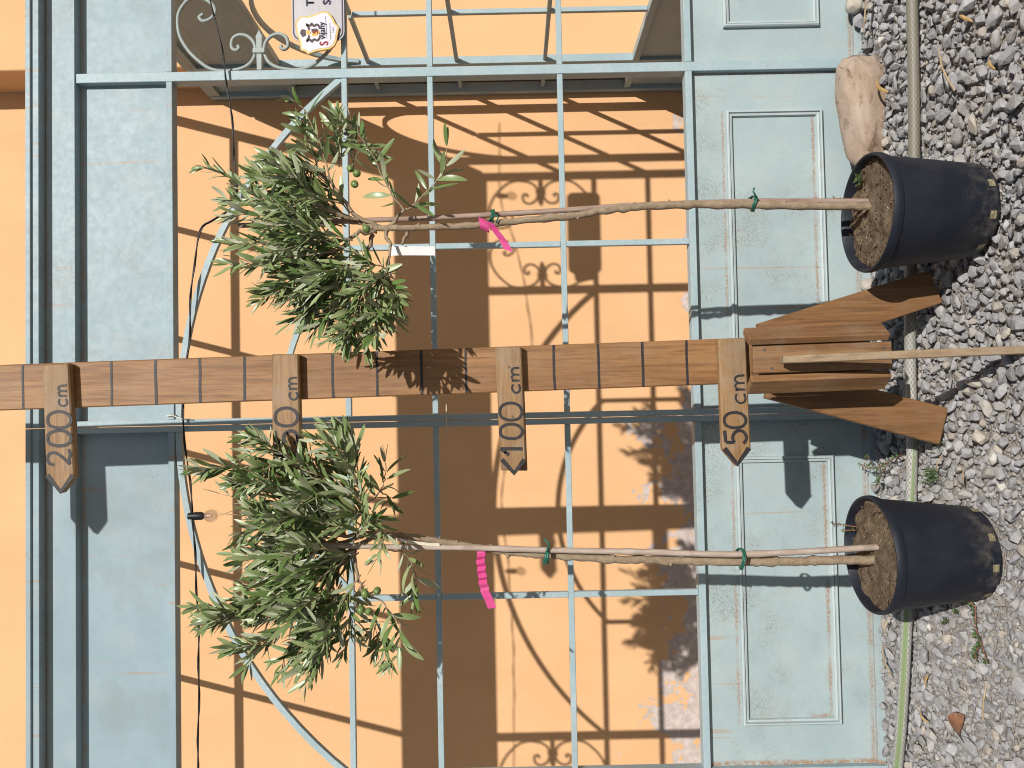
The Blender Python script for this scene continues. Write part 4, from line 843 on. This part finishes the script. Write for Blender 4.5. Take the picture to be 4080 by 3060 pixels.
# ================================================================== GRAVEL
def chip(rnd, s):
    n = rnd.randrange(13, 20); ax = Vector((rnd.uniform(.95, 1.4), rnd.uniform(.7, 1.0), rnd.uniform(.5, .85)))
    bm = bmesh.new()
    for _ in range(n):
        d = Vector((rnd.gauss(0, 1), rnd.gauss(0, 1), rnd.gauss(0, 1))).normalized(); bm.verts.new(Vector((d.x*ax.x, d.y*ax.y, d.z*ax.z))*rnd.uniform(.80, 1.0))
    bmesh.ops.convex_hull(bm, input=bm.verts)
    bmesh.ops.delete(bm, geom=[v for v in bm.verts if not v.link_faces], context='VERTS')
    bmesh.ops.bevel(bm, geom=list(bm.edges), offset=.08, segments=1, affect='EDGES', clamp_overlap=True)
    bmesh.ops.triangulate(bm, faces=[f for f in bm.faces if len(f.verts) > 4])
    bm.verts.index_update(); v = [v.co.copy() for v in bm.verts]; f = [tuple(a.index for a in ff.verts) for ff in bm.faces]; bm.free()
    return v, f
rg = random.Random(77); CH = [chip(rg, 1) for _ in range(48)]
pots_xy = ((.405, -.515, .097), (-.337, -.475, .097))
cell = {}; spots = []
def free(x, y, r):
    if y > -.004-r*.5: return False
    for a, b_, c_ in pots_xy:
        if (x-a)**2+(y-b_)**2 < (c_+r*.2)**2: return False
    if .60 < x < .955 and y > -.128: return False
    k = (int(x//.06), int(y//.06))
    for i in (-1, 0, 1):
        for j in (-1, 0, 1):
            for (a, b_, c_) in cell.get((k[0]+i, k[1]+j), ()):
                if (x-a)**2+(y-b_)**2 < ((r+c_)*.70)**2: return False
    return True
def hosey(x): return -.331+(.98-x)*.103 if x > -.4 else -.222+(-.4-x)*.115
for tries, r0_, r1_ in ((900, .018, .023), (7000, .0135, .018), (50000, .0092, .0135), (70000, .0058, .0092)):
    for _ in range(tries):
        x = rg.uniform(-1.7, 1.75); y = rg.uniform(-1.15, .0); r = rg.uniform(r0_, r1_)
        dusty = max(0.0, min(1.0, (-.12-x)/.35))*max(0.0, min(1.0, (-.12-y)/.25))
        if r > .009 and rg.random() < dusty*.66: continue
        if r > .012 and abs(y-hosey(x)) < .013+r*.75: continue
        if not free(x, y, r): continue
        spots.append((x, y, r, dusty)); cell.setdefault((int(x//.06), int(y//.06)), []).append((x, y, r))
for _ in range(15000):                                   # fine grit in the gaps and on the dusty ground
    x = rg.uniform(-1.5, 1.5); y = rg.uniform(-.95, -.005); r = rg.uniform(.0018, .0055)
    spots.append((x, y, r, 0.5))
def tintof():
    k = rg.random(); v = rg.uniform(.25, .43)
    if k < .78: return (v*.99, v*.985, v*1.0)
    if k < .92: return (v*1.04, v*.985, v*.94)
    if k < .985: return (v*1.22, v*1.08, v*.90)
    return (v*1.5, v*1.42, v*1.30)
spots.sort(key=lambda a: -a[2]*(1.0 if -.95 < a[0] < 1.05 and -.72 < a[1] < 0 else .1))
mass = MB()
for i, (x, y, r, dusty) in enumerate(spots):
    v, f = CH[rg.randrange(48)]; q = Quaternion((0, 0, 1), rg.uniform(0, 2*PI))@Quaternion((1, 0, 0), rg.gauss(0, .35))@Quaternion((0, 1, 0), rg.gauss(0, .35))
    t_ = tintof(); dz = .35 if r > .006 else .1
    z = gz(x, y)+r*rg.uniform(.15, .75)*(1-.35*dusty)
    if r < .006: z = gz(x, y)+r*.5+(rg.uniform(0, .012) if dusty < .6 and rg.random() < .3 else 0)
    if r > .012: z += .003
    vv = [q@(a*r) for a in v]
    if i < 300:
        m = MB(); m.add([(a.x, a.y, a.z) for a in vv], f, 0, t_)
        o = m.build('stone', 'stone'); o.parent = ground; o.location = (x, y, z)
    else: mass.add([(a.x+x, a.y+y, a.z+z) for a in vv], f, 0, t_)
gr = mass.build('gravel', 'stone'); tag(gr, 'loose grey limestone gravel covering the ground', 'gravel', kind='stuff')
print('stones', len(spots))

# ================================================================== LITTER AND WEEDS
def straw(name, pts, wd, mat, label, cat, z0=.016):
    q = catmull([(x, y, z) for x, y, z in pts], 4)
    m = MB(); n = len(q); v = []
    for i, p in enumerate(q):
        p = Vector(p); d = (Vector(q[min(i+1, n-1)])-Vector(q[max(i-1, 0)])); s_ = Vector((-d.y, d.x, 0)).normalized()*wd/2*(.35+.65*math.sin(PI*min(.97, max(.08, i/(n-1)))))
        v += [p-s_+Vector((0, 0, .0008)), p+Vector((0, 0, .002)), p+s_+Vector((0, 0, .0008)), p-Vector((0, 0, .0006))]
    m.add(v, [(i*4+j, (i+1)*4+j, (i+1)*4+(j+1) % 4, i*4+(j+1) % 4) for i in range(n-1) for j in range(4)]+[(0, 1, 2, 3), tuple(range(n*4-1, n*4-5, -1))])
    return tag(m.build(name, mat), label, cat)
straw('straw', [(.794, -.452, .018), (.735, -.478, .026), (.673, -.508, .018)], .007, 'straw', 'straight tan straw on the gravel between boulder and picture corner', 'straw')
straw('leaf_scrap', [(.853, -.150, .014), (.822, -.172, .022), (.796, -.205, .012)], .012, 'ochre_leaf', 'curled ochre leaf scrap beside the pink boulder', 'leaf')
straw('straw', [(1.16, -.17, .03), (1.06, -.15, .035), (1.0, -.115, .028)], .010, 'straw', 'bundle-like dry blade along the screen right of the boulder', 'straw')
straw('leaf_scrap', [(.83, -.525, .012), (.815, -.55, .02), (.795, -.57, .012)], .008, 'ochre_leaf', 'small orange leaf scrap among the gravel at the far right', 'leaf')
straw('leaf_scrap', [(.690, -.622, .012), (.676, -.632, .02), (.662, -.638, .012)], .010, 'ochre_leaf', 'short pinkish leaf scrap near the right edge of the gravel', 'leaf')
straw('straw', [(-.612, -.516, .004), (-.65, -.512, .010), (-.692, -.500, .004)], .005, 'straw', 'thin straw left of the red-stemmed weed', 'straw')
straw('leaf_scrap', [(-.668, -.284, .004), (-.684, -.279, .010), (-.702, -.273, .004)], .009, 'ochre_leaf', 'yellow leaf scrap just in front of the green-striped hose', 'leaf')
straw('leaf_scrap', [(-.770, -.240, .004), (-.780, -.256, .010), (-.786, -.276, .004)], .008, 'ochre_leaf', 'pale leaf scrap between hose and brown dry leaf', 'leaf')
straw('straw', [(-.574, -.119, .012), (-.60, -.108, .022), (-.63, -.098, .014)], .006, 'straw', 'dry blade leaning on the screen behind the left-hand pot', 'straw')
straw('straw', [(-.666, -.060, .010), (-.70, -.09, .018), (-.735, -.115, .010)], .010, 'straw', 'brown dry blade between hose and screen', 'straw')
straw('straw', [(-.127, -.400, .014), (-.15, -.388, .022), (-.167, -.371, .014)], .004, 'straw', 'grey forked straw in front of the left leg of the measuring post', 'straw')
straw('straw', [(-.150, -.480, .014), (-.17, -.490, .022), (-.19, -.478, .014)], .006, 'straw', 'tan straw tuft between measuring post and left-hand pot', 'straw')
# the brown dry leaf
dl = MB(); nn = 9; v = []
for i in range(nn):
    u = i/(nn-1); c_ = Vector((-.705-.072*u, -.424-.002*u, .012+.010*math.sin(u*PI*1.3)))
    wd = .021*math.sin(PI*min(.96, .06+u))**.8
    for s_ in (-1, 0, 1): v.append((c_.x+.006*s_*math.sin(u*5), c_.y+s_*wd, c_.z+abs(s_)*.008*math.sin(u*4+s_)+.001*s_))
v += [(a, b_, c_-.0008) for a, b_, c_ in v]; o_ = nn*3
dl.add(v, [(i*3+s_, i*3+s_+1, i*3+s_+4, i*3+s_+3) for i in range(nn-1) for s_ in (0, 1)]+[(o_+i*3+s_+3, o_+i*3+s_+4, o_+i*3+s_+1, o_+i*3+s_) for i in range(nn-1) for s_ in (0, 1)])
dlo = dl.build('dry_leaf', 'dry_leaf', smooth=True); tag(dlo, 'curled brown dry leaf on the dusty gravel left of the left-hand pot', 'leaf')
def weed(loc, stems, label, leafL, seed, spread=.04, red=True, hgt=.02, name='weed'):
    rnd = random.Random(seed); t = thing(name, (loc[0], loc[1], 0), label, 'weed'); st = MB(); lv = MB()
    for path in stems:
        q = catmull(path, 5); st.tube(q, .0012, 5)
        for p in q[1:]:
            for _ in range(3):
                d = Vector((rnd.gauss(0, 1), rnd.gauss(0, 1), rnd.uniform(.1, .9))).normalized(); L = leafL*rnd.uniform(.6, 1.2); b_ = d.cross(Vector((0, 0, 1))).normalized(); n_ = b_.cross(d)
                P = Vector(p); a = P+d*L*.15
                lv.add([a, a+d*L*.45+b_*L*.26+n_*L*.05, a+d*L, a+d*L*.45-b_*L*.26+n_*L*.05, a+d*L*.45-n_*.0012], [(0, 1, 2), (0, 2, 3), (0, 4, 1), (4, 2, 1), (0, 3, 4), (4, 3, 2)])
    st.build('stem', 'weed_red' if red else 'weed', t); lv.build('leaves', 'weed', t)
weed((-.5, -.51), [[(-.449, -.5, .012), (-.494, -.506, .016), (-.516, -.525, .018), (-.556, -.534, .012)], [(-.516, -.525, .016), (-.545, -.505, .018), (-.560, -.50, .014)], [(-.449, -.5, .012), (-.435, -.485, .02)]], 'red-stemmed creeping weed in front of the left-hand pot', .011, 1)
weed((-.511, -.382), [[(-.511, -.382, .005), (-.508, -.385, .018)]], 'single small green weed beside the left-hand pot', .010, 2, red=False)
weed((-.478, -.421), [[(-.478, -.421, .005), (-.474, -.425, .016)]], 'tiny weed tucked against the left-hand pot', .009, 3, red=False)
weed((-.19, -.1), [[(-.14, -.205, .012), (-.165, -.15, .024), (-.185, -.09, .03), (-.175, -.045, .045)], [(-.165, -.15, .02), (-.20, -.13, .03), (-.225, -.105, .03)], [(-.185, -.09, .03), (-.15, -.07, .035)]], 'dark leafy weed between hose and screen beside the measuring post', .012, 4)
def grass(loc, n, L, label, seed, lean=(0, 0)):
    rnd = random.Random(seed); m = MB()
    for _ in range(n):
        p = Vector((loc[0]+rnd.gauss(0, .010), loc[1]+rnd.gauss(0, .010), .002)); d = Vector((rnd.gauss(lean[0], .6), rnd.gauss(lean[1], .6), 1)).normalized(); l = L*rnd.uniform(.5, 1.1); s_ = Vector((-d.y, d.x, 0)).normalized()*.0013
        mid = p+d*l*.6; tip = p+d*l+Vector((d.x, d.y, -.6))*l*.25
        m.add([p-s_, p+s_, mid+s_*.8, mid-s_*.8, tip, mid+Vector((0, 0, -.0006))], [(0, 1, 2, 3), (3, 2, 4), (1, 0, 5), (2, 1, 5), (0, 3, 5), (3, 4, 5), (4, 2, 5)])
    tag(m.build('grass_tuft', 'weed'), label, 'grass')
grass((-.184, -.338), 46, .034, 'green grass tuft just in front of the hose beside the measuring post', 5)
grass((-.105, -.362), 18, .022, 'small grass sprig at the foot of the left post leg', 6)
grass((.885, -.300), 12, .032, 'thin pale grass sprig behind the hose near the boulder', 7)
# sprigs growing in the pots
weed((.445, -.60), [[(.488, -.475, .208), (.492, -.478, .218), (.494, -.476, .222)]], 'single green leaf sprouting in the right-hand pot', .013, 8, red=False)
weed((-.30, -.37), [[(-.292, -.378, .210), (-.288, -.372, .240), (-.284, -.37, .262)], [(-.30, -.376, .210), (-.302, -.368, .236)]], 'thin wiry weed at the back rim of the left-hand pot', .007, 9)
weed((.46, -.415), [[(.462, -.418, .210), (.466, -.410, .232), (.47, -.405, .248)]], 'thin wiry weed at the back rim of the right-hand pot', .006, 10)
